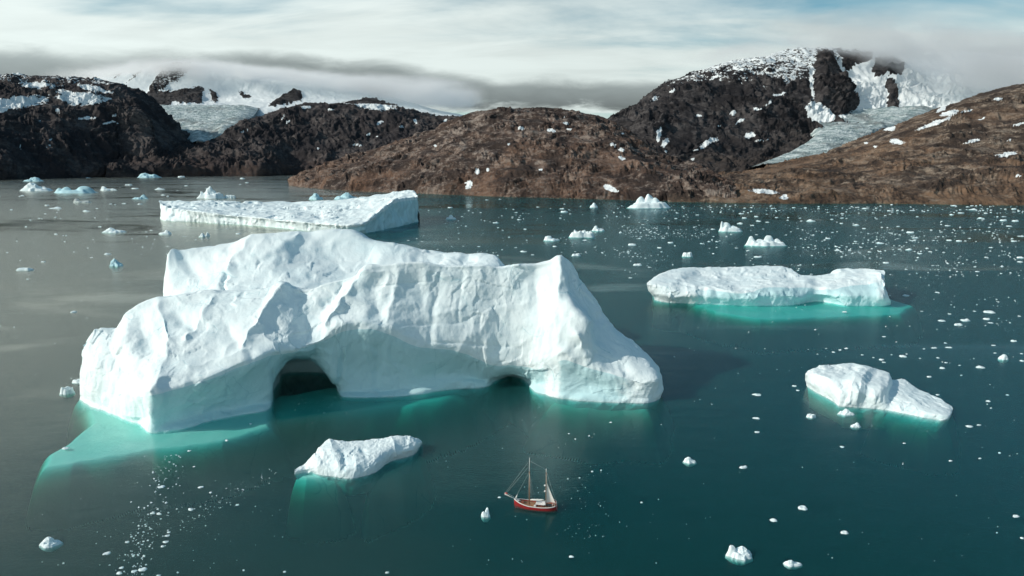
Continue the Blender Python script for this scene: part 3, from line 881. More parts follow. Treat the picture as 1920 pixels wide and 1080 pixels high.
def shelf(name, poly, ztop, thick, parent, seed=0, soft=10.0, n=90, mat=None):
    """submerged ice foot: poly of plan points, rounded towards its edges"""
    P = np.array(poly)[:, :2]
    x0, y0 = P.min(0) - soft * 1.3
    x1, y1 = P.max(0) + soft * 1.3
    asp = (y1 - y0) / (x1 - x0)
    nx = n
    ny = max(30, int(n * asp))
    X, Y = np.meshgrid(np.linspace(x0, x1, nx), np.linspace(y0, y1, ny))
    S = poly_sdf(X, Y, P)
    q = np.stack([X / 14, Y / 14, X * 0 + seed], -1)
    S = S - 0.30 * soft + fbm(q * 0.55, 2, 0.5) * soft * 0.30
    Z = ztop - thick * np.clip((0.3 * soft - S) / (1.3 * soft), 0, 1) ** 1.8 + fbm(q * 1.1, 3) * 0.22
    Z = np.minimum(Z, -0.08)
    ok = (S > -soft * 1.02)
    G = np.stack([X, Y, Z], -1)
    F = grid_faces(ny, nx)
    F = F[ok.ravel()[F].all(1)]
    return mesh_obj(name, G, F, mat or M_ICE_WET, parent)


shelf('submerged_foot', [PZ(u, v, -2.5) for u, v in [(140, 745), (160, 800), (78, 858), (72, 886), (130, 884), (285, 856), (420, 838), (520, 806), (520, 770), (300, 790), (240, 740)]], -1.15, 24, big, 3, 10.0, 260)
shelf('submerged_foot', [PZ(u, v, -4) for u, v in [(500, 800), (640, 785), (780, 772), (880, 745), (900, 700), (640, 720), (500, 740)]], -3.2, 26, big, 5, 16.0, 150)
shelf('submerged_foot', [PZ(u, v, -5) for u, v in [(1020, 765), (1100, 775), (1225, 778), (1242, 730), (1150, 720), (1020, 740)]], -3.4, 26, big, 8, 13.0, 150)


# --- tabular iceberg on the right ---------------------------------------------
def right_berg():
    root = empty('iceberg', tuple(PZ(1440, 573)))
    tag(root, 'long flat-topped white iceberg with a low arch, above a turquoise underwater shelf', 'iceberg', 'icebergs')
    # W, mid, rim(front top), top mid z, back edge
    cols = [
        ((1227, 562), (1216, 545, 14), (1213, 534, 16), (1213, 533, 16.5), (1214, 531, 17)),
        ((1245, 566), (1240, 552, 9), (1234, 534, 16), (1232, 524, 17.5), (1234, 516, 18)),
        ((1268, 568), (1266, 556, 7), (1262, 540, 14), (1270, 520, 18), (1278, 503, 20)),
        ((1296, 569), (1298, 553, 9), (1294, 534, 15), (1310, 516, 16), (1320, 501, 20)),
        ((1330, 570), (1332, 556, 8), (1332, 537, 15), (1345, 518, 15.5), (1355, 500, 20)),
        ((1380, 572), (1380, 560, 7), (1378, 546, 13), (1385, 523, 14), (1400, 500, 20)),
        ((1405, 573), (1406, 560, 7.5), (1408, 542, 14), (1415, 522, 15), (1425, 499, 20)),
        ((1440, 573), (1440, 555, 9), (1444, 531, 16.5), (1448, 520, 16), (1455, 499, 20)),
        ((1472, 573), (1474, 555, 9), (1476, 530, 17), (1478, 521, 16), (1480, 502, 19)),
        ((1500, 570), (1502, 558, 9), (1505, 528, 17), (1504, 522, 16), (1502, 515, 16)),
        ((1530, 567), (1532, 553, 11), (1530, 532, 16), (1532, 523, 15), (1533, 516, 16)),
        ((1560, 569), (1560, 556, 9), (1556, 536, 15), (1558, 524, 16), (1560, 513, 17)),
        ((1590, 573), (1590, 556, 8.5), (1582, 529, 17), (1578, 518, 18), (1573, 505, 20)),
        ((1625, 573), (1626, 556, 8.5), (1624, 524, 19), (1622, 514, 20), (1618, 504, 21)),
        ((1652, 573), (1652, 558, 8), (1652, 514, 24), (1646, 510, 23), (1640, 506, 22)),
        ((1669, 571), (1668, 562, 6), (1659, 540, 16), (1658, 520, 21), (1657, 508, 23)),
    ]
    W = np.array([PZ(*c[0], 0.0) for c in cols])
    R = [np.array([PZ(*c[k], c[k][2]) if False else PZ(c[k][0], c[k][1], c[k][2]) for c in cols]) for k in range(1, 5)]
    n = len(cols)
    # keep the section stacked front to back
    for k, a in enumerate(R):
        prev = W if k == 0 else R[k - 1]
        lim = prev[:, 1] + (-4.0 if k == 0 else (-3 if k == 1 else 4.0))
        for i in range(n):
            if a[i, 1] < lim[i]:
                s = lim[i] / a[i, 1]
                a[i] = np.array([0, 0, CAM_H]) + (a[i] - np.array([0, 0, CAM_H])) * s
    U = W + np.array([0, 4.0, 0])
    U[:, 2] = -10
    U2 = U + np.array([0, 0, -18])
    C = R[-1]
    f = np.linspace(0, 1, n)
    wd = np.clip(np.minimum(f / 0.12, (1 - f) / 0.1), 0.05, 1) ** 0.7
    BW = C + np.stack([0 * f, 8 + 14 * wd, 0 * f], -1)
    BW[:, 2] = 0
    BW[0] = W[0] + np.array([1.0, 5, 0])
    BU = BW + np.array([0, 6, -16])
    iceberg_mesh('tabular_body', [U2, U, W] + R + [BW, BU], 420, 150, root, bare_rows=(2.0, 3.6), seed=77.0,
                 bare_cols=[(1285, 0), (1310, 0.5), (1350, 0.9), (1620, 1), (1650, 0.5), (1670, 0.2)],
                 ridges=[(1280, 520, 1296, 560, 9, 2.0), (1320, 545, 1312, 566, 5, -2), (1345, 545, 1350, 565, 6, -1.5), (1426, 540, 1410, 570, 8, 2.0), (1532, 550, 1540, 566, 20, -6.0), (1390, 555, 1395, 566, 16, -2.5), (1480, 550, 1484, 566, 14, -2.5), (1480, 520, 1500, 540, 12, -1.2), (1310, 520, 1330, 522, 10, -1.5), (1360, 518, 1370, 522, 12, -1.5), (1440, 518, 1500, 520, 8, -1.0), (1640, 530, 1652, 560, 10, 1.5)],
                 relief=dict(big=1.2, med=1.0, flute=0.25, fine=0.2, k=0.7))
    shelf('submerged_foot', [PZ(u, v, -2.5) for u, v in [(1290, 570), (1335, 588), (1425, 605), (1560, 599), (1700, 594), (1718, 577), (1660, 556), (1400, 550)]], -1.3, 26, root, 6, 11.0, 240)


right_berg()


# --- far tabular iceberg, left --------------------------------------------------
def far_tabular():
    root = empty('iceberg', tuple(PZ(500, 424)))
    tag(root, 'long tilted tabular iceberg with a shaded right end, behind the huge arched one', 'iceberg', 'icebergs')
    cols = [  # W, rim, back edge (u, v, z)
        ((301, 410), (299, 378, 37), (299, 376, 37.5)),
        ((312, 414), (312, 388, 27), (318, 377, 36)),
        ((362, 416), (358, 396, 23), (372, 377, 36)),
        ((410, 419), (404, 401, 20), (430, 378, 34)),
        ((450, 421), (445, 406, 17), (485, 379, 31)),
        ((500, 425), (495, 410, 17), (535, 378, 30)),
        ((560, 431), (552, 416, 15), (590, 377, 33)),
        ((620, 436), (612, 421, 15), (640, 374, 38)),
        ((660, 439), (652, 423, 16), (690, 368, 46)),
        ((680, 438), (680, 420, 18), (728, 362, 54)),
        ((720, 430), (716, 394, 38), (750, 359, 58)),
        ((755, 423), (746, 373, 52), (768, 357, 61)),
        ((783, 416), (782, 369, 56), (783, 367, 57)),
    ]
    W = np.array([PZ(*c[0], 0.0) for c in cols])
    R = np.array([PZ(*c[1]) for c in cols])
    K = np.array([PZ(*c[2]) for c in cols])
    for i in range(len(cols)):
        for a, ref, lo, hi in ((R, W, -2, 30), (K, R, 4, 420)):
            y = np.clip(a[i, 1], ref[i, 1] + lo, ref[i, 1] + hi)
            a[i] = np.array([0, 0, CAM_H]) + (a[i] - np.array([0, 0, CAM_H])) * (y / a[i, 1])
    Mid = W * 0.45 + R * 0.55
    Mid[:, 1] += 1.5
    T = R * 0.5 + K * 0.5
    T[:, 2] -= 2.0
    U = W + np.array([0, 3.0, 0])
    U[:, 2] = -12
    BW = K + np.array([0, 25, 0])
    BW[:, 2] = -5
    iceberg_mesh('tabular_body', [U, W, Mid, R, T, K, BW], 460, 130, root, bare_rows=(0.6, 2.6), seed=120.0,
                 bare_cols=[(300, 0.2), (640, 0.5), (670, 0.9), (790, 1)],
                 ridges=[(520, 412, 530, 425, 12, -5), (590, 420, 596, 432, 10, -5), (420, 405, 425, 416, 10, -4), (470, 410, 474, 420, 8, 4), (640, 395, 690, 385, 10, -4), (400, 390, 480, 392, 8, -4), (560, 390, 600, 400, 10, -5), (700, 405, 712, 425, 8, 4), (740, 390, 750, 415, 8, -5)],
                 relief=dict(big=1.4, med=1.6, flute=1.3, fine=0.3, fac=3.0, k=1.7))


far_tabular()


# --- blocky iceberg, lower right -------------------------------------------------
def block_berg():
    root = empty('iceberg', tuple(PZ(1640, 766)))
    tag(root, 'blocky white iceberg with a smooth low ramp to its right, at the lower right', 'iceberg', 'icebergs')
    cols = [  # W, mid, rim, back
        ((1513, 724), (1510, 714, 3.5), (1510, 703, 8), (1514, 696, 9.5)),
        ((1528, 734), (1526, 720, 5), (1526, 702, 10), (1532, 688, 11)),
        ((1545, 743), (1545, 724, 6), (1544, 705, 11), (1550, 684, 11.5)),
        ((1562, 752), (1560, 730, 7), (1560, 706, 11.5), (1572, 683, 11)),
        ((1572, 761), (1575, 736, 7), (1578, 708, 11.5), (1598, 681, 11)),
        ((1594, 763), (1597, 735, 8), (1604, 704, 13.5), (1618, 684, 11.5)),
        ((1606, 764), (1612, 737, 8.5), (1615, 706, 13.5), (1630, 687, 11)),
        ((1622, 765), (1626, 744, 6), (1628, 721, 10.5), (1644, 691, 10.5)),
        ((1640, 766), (1642, 746, 6), (1648, 724, 10), (1656, 694, 10)),
        ((1654, 768), (1657, 746, 5.5), (1664, 726, 9), (1667, 700, 9)),
        ((1668, 770), (1668, 754, 3.0), (1668, 736, 5.5), (1672, 712, 6.5)),
        ((1690, 774), (1690, 758, 3.0), (1692, 740, 5), (1698, 712, 5.5)),
        ((1715, 779), (1715, 765, 3), (1716, 750, 4.5), (1716, 726, 4)),
        ((1745, 785), (1746, 775, 2.5), (1747, 764, 3.2), (1746, 740, 3)),
        ((1772, 788), (1774, 780, 2), (1774, 771, 2.5), (1768, 750, 2.5)),
        ((1786, 772), (1787, 769, 1.0), (1787, 767, 1.5), (1785, 763, 1.5)),
    ]
    W = np.array([PZ(*c[0], 0.0) for c in cols])
    R = [np.array([PZ(*c[k]) for c in cols]) for k in (1, 2, 3)]
    U = under(W, -1.0, 4.0)
    U2 = under(W, -3.0, 12.0)
    K = R[-1]
    BW = K + np.array([1.0, 6.0, 0])
    BW[:, 2] = -1
    BW[0] = W[0] + np.array([0.5, 2, -1])
    BU = BW + np.array([0, 3, -9])
    iceberg_mesh('body', [U2, U, W] + R + [BW, BU], 300, 150, root, bare_rows=(2.0, 2.9), seed=210.0,
                 bare_cols=[(1500, 0), (1650, 0.2), (1700, 0.5), (1790, 0.5)],
                 ridges=[(1606, 706, 1590, 760, 7, 1.6), (1612, 720, 1618, 750, 9, -1.8), (1560, 690, 1590, 700, 8, -1.2), (1600, 690, 1640, 702, 6, -1.0), (1650, 725, 1648, 755, 6, 1.2), (1545, 700, 1560, 705, 6, -1.0), (1720, 745, 1745, 765, 10, -0.5)],
                 relief=dict(big=0.8, med=1.0, flute=0.15, fine=0.2, k=0.4))
    shelf('submerged_foot', [PZ(u, v, -3.5) for u, v in [(1640, 772), (1680, 785), (1740, 797), (1780, 794), (1790, 770), (1740, 745), (1660, 750)]], -2.0, 26, root, 2, 8.0, 150)


block_berg()


# --- small iceberg left of the boat ------------------------------------------------
def near_berg():
    root = empty('iceberg', tuple(PZ(665, 890)))
    tag(root, 'low lumpy white iceberg pointing up to the right, left of the boat', 'iceberg', 'icebergs')
    cols = [
        ((552, 889), (552, 886, 0.8), (553, 882, 1.5), (556, 879, 1.5)),
        ((575, 886), (574, 880, 1.5), (573, 873, 2.0), (574, 868, 2.0)),
        ((590, 888), (588, 878, 2.2), (586, 868, 3.4), (586, 854, 4.2)),
        ((606, 891), (605, 876, 3.2), (602, 858, 5.5), (600, 838, 6.0)),
        ((625, 893), (624, 875, 3.6), (622, 853, 6.2), (618, 825, 7.2)),
        ((640, 896), (640, 876, 3.8), (638, 852, 6.4), (640, 827, 6.8)),
        ((654, 897), (655, 878, 3.6), (657, 853, 6.0), (660, 828, 6.4)),
        ((680, 893), (680, 876, 3.6), (682, 853, 6.0), (686, 826, 6.4)),
        ((702, 886), (702, 872, 3.2), (706, 850, 5.8), (710, 823, 6.6)),
        ((720, 873), (720, 862, 3.0), (724, 843, 5.8), (728, 820, 7.0)),
        ((735, 864), (736, 853, 3.2), (740, 836, 6.0), (744, 817, 7.2)),
        ((757, 858), (758, 847, 3.2), (762, 832, 5.6), (765, 818, 6.6)),
        ((777, 851), (779, 842, 2.8), (781, 831, 4.8), (781, 821, 5.4)),
        ((789, 835), (790, 832, 2.0), (791, 829, 2.8), (790, 826, 3.2)),
    ]
    W = np.array([PZ(*c[0], 0.0) for c in cols])
    R = [np.array([PZ(*c[k]) for c in cols]) for k in (1, 2, 3)]
    U = under(W, -1.2, 3.0)
    U2 = under(W, -3.0, 9.0)
    K = R[-1]
    BW = K + np.array([0, 4.0, 0])
    BW[:, 2] = -1
    BU = BW + np.array([0, 2, -7])
    iceberg_mesh('body', [U2, U, W] + R + [BW, BU], 280, 140, root, seed=260.0,
                 ridges=[(618, 828, 640, 880, 8, 1.0), (640, 845, 650, 870, 7, -1.2), (680, 845, 690, 860, 9, -0.9), (600, 850, 612, 870, 6, -0.8), (735, 822, 742, 850, 7, 0.8), (665, 850, 670, 885, 6, 0.7)],
                 relief=dict(big=0.9, med=1.5, flute=0.15, fine=0.35, k=0.30))
    shelf('submerged_foot', [PZ(u, v, -1) for u, v in [(545, 894), (570, 900), (632, 899), (650, 893), (600, 885), (555, 885)]], -1.0, 26, root, 4, 5.0, 150)
    shelf('submerged_foot', [PZ(u, v, -4) for u, v in [(690, 905), (750, 880), (792, 858), (796, 840), (740, 850), (690, 880)]], -5.0, 24, root, 9, 6.0, 110)


near_berg()


# ------------------------------------------------------------------ smaller drifting ice
def floe_mesh(name, rx, ry, h, seed, peaks=None, nr=12, na=40, mat=None, rough=1.0, edge=0.78, attr=True):
    """lump of ice: irregular plan, steep sides, peaked top, skirt below the water"""
    th = np.linspace(0, 2 * np.pi, na, endpoint=False)
    q = np.stack([np.cos(th) * 1.1, np.sin(th) * 1.1, np.full(na, seed * 3.7)], -1)
    rad = 1 + 0.42 * fbm(q, 3) * rough + 0.10 * fbm(q * 4, 2)
    rs = np.concatenate([np.linspace(0, edge, nr), np.linspace(edge, 1.0, 5)[1:]])
    V = []
    for k, r in enumerate(rs):
        x, y = r * rad * np.cos(th), r * rad * np.sin(th)
        p = np.stack([x * 1.7, y * 1.7, np.full(na, seed * 1.9)], -1)
        hh = 0.62 + 0.5 * fbm(p, 3) + 0.22 * ridged(p * 2.1, 2)
        if peaks:
            hh = 0.30 + 0.22 * fbm(p * 1.3, 3)
            for (cx, cy, wd, ph) in peaks:
                d = np.sqrt((x - cx) ** 2 + (y - cy) ** 2)
                hh = np.maximum(hh, ph * (1 - np.clip(d / wd * (1 + 0.35 * perlin(p * 2.2)), 0, 1) ** 1.9) * (1 + 0.16 * perlin(p * 3)))
        e = 1 - sstep(np.full(na, r), edge - 0.02, 1.0) ** 0.8 if r > edge - 0.02 else np.ones(na)
        V.append(np.stack([x * rx, y * ry, np.clip(hh, 0.06, 2) * h * e - 0.02 * h * (r == 1.0)], -1))
    x, y = 1.02 * rad * np.cos(th), 1.02 * rad * np.sin(th)
    V.append(np.stack([x * rx, y * ry, np.full(na, -0.35 * h)], -1))
    V.append(np.stack([x * rx * 0.45, y * ry * 0.45, np.full(na, -0.9 * h)], -1))
    G = np.array(V)
    n = len(V)
    P = G + 0
    G[1:, :, :2] += 0.05 * np.stack([perlin(P[1:] / (0.3 * rx) + 7 + seed) * rx, perlin(P[1:] / (0.3 * rx) + 19 + seed) * ry], -1)
    F = []
    for i in range(n - 1):
        for j in range(na):
            F.append((i * na + j, (i + 1) * na + j, (i + 1) * na + (j + 1) % na, i * na + (j + 1) % na))
    return G.reshape(-1, 3), np.array(F)


def px_m(u, v):
    p = PZ(u, v)
    return p, p[1] / ray(u, v)[1]


BERGS = [  # u, v(waterline), width px, height px, depth ratio, peaks, material, seed, label
    (60, 358, 54, 16, 0.55, [(-0.3, 0, 0.8, 1.0)], 0, 1, 'sloping white iceberg at the left end of the far-left row'),
    (130, 362, 92, 13, 0.40, [(-0.75, 0, 0.4, 0.8), (-0.3, 0, 0.3, 0.95), (0.5, 0, 0.6, 1.0)], 3, 2, 'long jagged bluish iceberg in the far-left row near the headland'),
    (200, 357, 36, 8, 0.5, [(-0.6, 0, 0.5, 1.0)], 0, 3, 'small jagged white iceberg at the right end of the far-left row'),
    (57, 340, 36, 8, 0.6, [(0.2, 0, 0.8, 1.0)], 3, 4, 'small blue iceberg beneath the left headland shore'),
    (272, 333, 48, 9, 0.6, [(-0.3, 0, 0.7, 1.0), (0.5, 0, 0.6, .7)], 3, 5, 'flat pale blue iceberg against the far shore left of centre'),
    (391, 372, 58, 22, 0.6, [(-0.1, 0.1, 0.55, 1.0), (-0.7, 0, 0.4, 0.6), (0.5, 0, 0.6, 0.5)], 0, 6, 'round-peaked white iceberg behind the left end of the tilted tabular berg'),
    (430, 371, 22, 5, 0.5, None, 0, 7, 'flat white floe right of the round-peaked iceberg'),
    (150, 380, 36, 8, 0.4, [(-0.6, 0, 0.5, 1.0)], 4, 8, 'dirty black-streaked iceberg floating off the left headland'),
    (260, 373, 28, 8, 0.6, [(0.5, 0, 0.6, 1.0)], 3, 9, 'small blue and white iceberg left of the tilted tabular berg'),
    (209, 436, 40, 9, 0.6, [(-0.3, 0, 0.6, 1.0)], 0, 10, 'low white floe on grey water below the tilted berg left end'),
    (214, 499, 30, 13, 0.7, [(-0.2, 0, 0.7, 1.0)], 3, 11, 'blue-green ice lump alone on grey water at the left'),
    (308, 439, 24, 8, 0.6, [(0.2, 0, 0.6, 1.0)], 0, 12, 'little peaked floe just below the tilted tabular berg'),
    (378, 444, 12, 7, 0.8, [(0, 0, 0.8, 1.0)], 0, 13, 'left of two tiny ice knobs above the huge iceberg'),
    (388, 443, 8, 8, 0.8, [(0, 0, 0.8, 1.0)], 0, 14, 'right of two tiny ice knobs above the huge iceberg'),
    (42, 507, 33, 4, 0.5, None, 0, 15, 'flat thin ice pan on grey water at the left edge'),
    (590, 374, 26, 12, 0.8, [(0, 0, 0.8, 1.0)], 3, 16, 'pale rounded iceberg peeping over the tilted tabular berg'),
    (645, 374, 46, 13, 0.7, [(0.1, 0, 0.6, 1.0), (-0.6, 0, 0.4, .5)], 3, 17, 'wider pale iceberg peeping over the tilted tabular berg'),
    (1217, 390, 84, 25, 0.5, [(-0.35, 0, 0.32, 0.85), (0.05, 0.1, 0.42, 1.0), (0.35, 0, 0.4, 0.75), (-0.8, 0, .3, .3)], 0, 18, 'white iceberg with two pointed peaks close to the far shore'),
    (1092, 445, 46, 11, 0.5, None, 0, 19, 'flat white floe in the dark slick beyond the huge iceberg'),
    (1122, 433, 24, 10, 0.6, [(-0.4, 0, 0.6, 1.0)], 0, 20, 'pointed white floe touching the dark slick, behind a flat one'),
    (1033, 451, 32, 9, 0.6, [(-0.3, 0, 0.7, 1.0)], 0, 21, 'small domed floe left of the dark slick'),
    (1371, 434, 52, 20, 0.5, [(-0.75, 0, 0.5, 1.0), (-0.3, 0, 0.6, 0.85), (0.2, 0, 0.6, 0.5)], 0, 22, 'wedge-shaped white iceberg sloping down to the right'),
    (1436, 461, 78, 20, 0.45, [(-0.7, 0, 0.35, 0.9), (0.25, 0, 0.35, 1.0), (-0.2, 0, 0.4, 0.6), (0.7, 0, 0.35, 0.65)], 0, 23, 'lumpy white floe with knobs, right of the wedge-shaped iceberg'),
    (1114, 389, 15, 9, 0.7, [(0, 0, 0.8, 1.0)], 0, 24, 'little ice block left of the two-peaked iceberg'),
    (845, 411, 18, 8, 0.7, [(0, 0, 0.7, 1.0)], 0, 25, 'small peaked floe right of the tilted berg shaded end'),
    (87, 1026, 38, 15, 0.7, [(-0.1, 0.1, 0.8, 1.0)], 0, 26, 'knobbly ice chunk alone near the lower left corner'),
    (1390, 1048, 48, 20, 0.7, [(-0.7, 0.2, 0.6, 1.0), (0.3, 0.2, 0.8, 0.8)], 0, 27, 'angular white ice block near the bottom right'),
    (1487, 1062, 34, 10, 0.5, [(-0.2, 0, 0.7, 1.0)], 0, 28, 'slim white floe at the bottom edge, right of the angular block'),
    (910, 969, 18, 15, 0.9, [(0.4, 0.3, 0.7, 1.0), (-0.4, -0.4, 0.5, 0.7)], 0, 29, 'notched white ice chunk left of the red boat'),
    (1294, 868, 24, 10, 0.6, [(-0.2, 0, 0.8, 1.0)], 0, 30, 'smooth teardrop-shaped floe right of the boat'),
    (1589, 778, 28, 10, 0.6, [(0, 0, 0.7, 1.0)], 0, 31, 'small floe touching the front of the blocky iceberg'),
    (1524, 783, 20, 6, 0.6, None, 0, 32, 'left floe of the pair in front of the blocky iceberg'),
    (1606, 801, 19, 8, 0.6, [(0.3, 0, .7, 1.0)], 0, 33, 'lowest floe in front of the blocky iceberg'),
    (1885, 674, 21, 9, 0.6, [(0, 0, 0.9, 1.0)], 0, 34, 'bright rounded floe at the right edge above the blocky iceberg'),
    (122, 739, 28, 10, 0.7, None, 0, 35, 'flat floe beside the left end of the huge iceberg'),
    (146, 718, 24, 6, 0.7, None, 0, 36, 'small floe touching the left end of the huge iceberg'),
    (1290, 481, 20, 7, 0.6, None, 0, 37, 'low white floe just above the flat-topped right iceberg'),
    (1471, 377, 15, 14, 0.5, [(0, 0, 0.7, 1.0)], 0, 38, 'pointed white ice block stranded on the right shore'),
]
MATS = {0: M_ICE_SMALL, 3: M_ICE_BLUE, 4: M_ICE_DIRTY}
for (u, v, wp, hp, dr, pk, mt, sd, lab) in BERGS:
    p, k = px_m(u, v)
    rx = wp * k / 2 * 0.92
    h = hp * k * 0.95
    ry = max(rx * dr, h * 0.5)
    G, F = floe_mesh('iceberg', rx, ry, h, sd, pk, nr=20, na=64)
    nm = 'ice_floe' if hp < 9 else 'iceberg'
    # turn normals outward: rings wind the other way round
    o = mesh_obj(nm, G, F, MATS[mt])
    o.location = (p[0], p[1] + ry * 0.8, 0)
    tag(o, lab, 'floe' if nm == 'ice_floe' else 'iceberg', 'smaller icebergs and floes')

# fragments: (origin u, origin v, zoom, [(x, y, w)...])
FRAG = [
    ('far right', 1520, 360, 4.8, 'FR', """490,145,70 915,162,60 1460,155,80 1825,150,60 1740,217,60 1730,252,80 1838,257,70 1530,232,60 1415,130,45 1285,120,70 1620,108,65
     1355,185,60 1270,200,45 283,190,50 282,230,45 190,242,40 275,278,35 405,293,65 480,325,38 785,305,42 895,360,75 940,408,80 910,433,45 725,365,30 1235,300,60 1245,430,55
     1335,437,55 1390,436,30 1785,303,50 1830,438,60 1890,393,70 625,455,80 405,440,40 195,360,40 885,515,75 1050,502,40 620,530,42 240,520,45 285,535,35 375,548,30 530,535,38
     440,537,35 990,550,50 1075,533,40 800,510,40 755,560,30 675,632,62 860,690,32 1725,667,48 1890,588,70 1885,625,50 1580,583,40 1500,712,45 1480,668,32 1295,682,25
     1365,735,25 1100,657,35 950,610,22 860,927,65 1140,898,50 1430,412,35 1150,398,25 1105,430,38 785,415,30 595,237,30 960,218,40 705,165,40 1620,495,42 1645,365,30
     1680,380,30 1480,335,28 155,415,50 520,370,24 230,487,35 45,503,25 630,590,24 350,520,26 1130,518,28 1345,578,22 1490,628,20"""),
    ('right', 1520, 560, 4.8, 'R', """1610,118,100 1390,190,95 1325,230,80 1180,193,80 1580,178,60 1618,212,50 1250,133,30 1475,108,30 1000,108,30 1880,153,30 660,337,40 1215,395,35 1242,434,65
     1110,438,70 1020,447,30 1645,415,45 1828,378,55 1660,485,30 1900,490,30 1900,555,40 1525,612,90 1182,620,55 1145,528,30 983,532,25 830,515,65 865,493,25 640,545,50 658,568,35
     565,525,25 465,502,28 265,457,38 322,443,40 205,477,32 140,443,20 1220,572,32 1340,595,25 1065,698,45 1355,685,25 1145,860,45 1770,862,30 1598,917,50 1622,980,25 305,115,50
     45,275,25 62,494,20 773,385,20 728,500,20"""),
    ('lower right', 1220, 720, 2.743, 'LR', """475,425,50 545,52,50 543,173,40 548,244,32 783,637,50 630,697,45 998,763,42 985,320,25 1305,302,18 1640,215,40 1688,208,30 1543,393,20 1693,380,20
     1878,677,42 1910,790,18 757,30,20 738,7,25 1735,85,25 1750,121,15 1795,352,15 1478,52,25"""),
    ('middle', 760, 350, 4.0, 'C', """335,153,45 612,96,35 675,267,55 855,243,50 995,149,35 1190,187,65 1175,163,45 1780,280,30 1700,433,70 1280,512,85 1740,583,80 1120,445,40 1345,398,45
     1905,455,40 1690,680,35 898,315,30 955,508,30 885,483,60 828,453,28 710,90,28 830,190,30 1615,342,30 1500,386,25 1755,385,30 1740,520,20 1800,533,20 1830,600,30 725,215,20
     435,442,20 243,465,20 550,445,30 125,408,22 25,400,22 400,345,20 305,390,16"""),
    ('centre right', 1160, 350, 4.8, 'CR', """120,520,85 465,500,60 370,542,45 400,458,45 172,700,90 1250,628,85 1730,305,100 1090,327,70 1260,305,60 1335,315,50 1130,278,50 1105,238,60 707,250,40
     1335,243,30 1400,192,40 1575,185,35 1680,185,30 1240,265,45 1420,273,35 1520,297,30 850,378,55 815,490,45 885,490,40 750,508,50 1060,547,40 220,335,40 515,283,30 410,278,22
     1885,465,45 1240,428,30 1300,376,28 1610,372,30 1735,783,30 1630,278,30"""),
    ('left', 0, 320, 4.0, 'L', """555,1057,48 420,473,35 750,417,32 648,300,60 425,278,105 350,258,40 830,246,28 930,243,40 1050,248,40 1225,180,55 1200,137,90 1010,131,70 965,105,60
     168,184,40 85,290,25 1360,45,60 660,50,40 1820,57,55 1850,87,35 1800,100,25 1395,110,30 1135,443,32 1097,455,22 1785,470,40 208,810,25 325,680,38 685,647,30 807,622,58"""),
    ('lower left', 0, 740, 3.0, 'LL', """600,890,45 672,1000,40 683,970,28 755,990,35 800,980,50 715,827,25 1072,642,38 1130,518,35 1335,617,22 895,668,35 858,665,30 1092,402,18 1065,313,25
     1275,255,24 1410,160,18 370,298,45 935,607,16 910,515,40 780,735,14 750,905,18 810,905,20 1185,548,18 1600,993,20 1370,985,14 1000,997,14 890,1015,25 357,945,14 940,790,30 930,825,34 915,850,26 950,770,22"""),
    ('boat', 540, 740, 2.743, 'B', """1087,525,18 1458,830,28 510,912,22 1819,552,13 1660,140,16 1565,393,14 1445,198,12 1478,226,10 1550,210,10 1610,386,12 1500,425,12 1440,430,10"""),
]
FWHERE = {
    'FR': 'small white ice pieces crowding the far right water below the slope',
    'R': 'small white ice pieces on dark water between the right icebergs',
    'LR': 'small white ice pieces on open dark water lower right',
    'C': 'small white ice pieces beyond the huge iceberg below the hill',
    'CR': 'small white ice pieces around the wedge-shaped iceberg',
    'L': 'small ice pieces on the grey water at the upper left',
    'LL': 'small ice pieces trailing over grey water at the lower left',
    'B': 'tiny ice bits scattered around the boat',
}
FLAB = {k: 'one of the other ' + v for k, v in FWHERE.items()}
rnd = random.Random(11)
TEMPL = []
for i in range(10):
    pk = [None, [(0.2, 0, 0.8, 1.0)], [(-0.4, 0.1, 0.6, 1.0), (0.4, 0, 0.5, 0.6)]][i % 3]
    G, F = floe_mesh('ice_fragment', 1, 1, 1, 50 + i * 3.1, pk, nr=5, na=16)
    t_ = mesh_obj('ice_fragment', G, F, M_ICE_SMALL)
    TEMPL.append(t_.data)
    bpy.data.objects.remove(t_)
seen = []
ALLF = {}
for (_, ou, ov, zm, key, txt) in FRAG:
    for tok in txt.split():
        x, y, wv = map(float, tok.split(','))
        u, v, wp = ou + x / zm, ov + y / zm, wv / zm
        if any(abs(u - a) < 6 and abs(v - b) < 2.5 for a, b in seen):
            continue
        seen.append((u, v))
        p, k = px_m(u, v + 1)
        r = wp * k * 0.5 * (0.80 if v < 520 else 0.85)
        o = bpy.data.objects.new('ice_fragment', rnd.choice(TEMPL))
        COL.objects.link(o)
        o.location = (p[0], p[1], 0)
        o.rotation_euler = (0, 0, rnd.choice((0, math.pi)) + rnd.uniform(-0.5, 0.5))
        o.scale = (r, r * rnd.uniform(0.55, 0.95), max(0.3, r * rnd.uniform(0.22, 0.42)))
        tag(o, FLAB[key], 'ice', 'small ice pieces, ' + _)
        ALLF.setdefault(key, []).append((u, v, wp, o))


for key, lst in ALLF.items():
    # the pieces that stand out of each field by size or place get a label of their own
    used = set()
    for word, fn in (('largest', lambda t: -t[2]), ('leftmost', lambda t: t[0]), ('rightmost', lambda t: -t[0]), ('nearest', lambda t: -t[1]), ('farthest', lambda t: t[1])):
        t = min(lst, key=fn)
        if id(t[3]) not in used:
            used.add(id(t[3]))
            t[3]['label'] = word + ' of the ' + FWHERE[key]


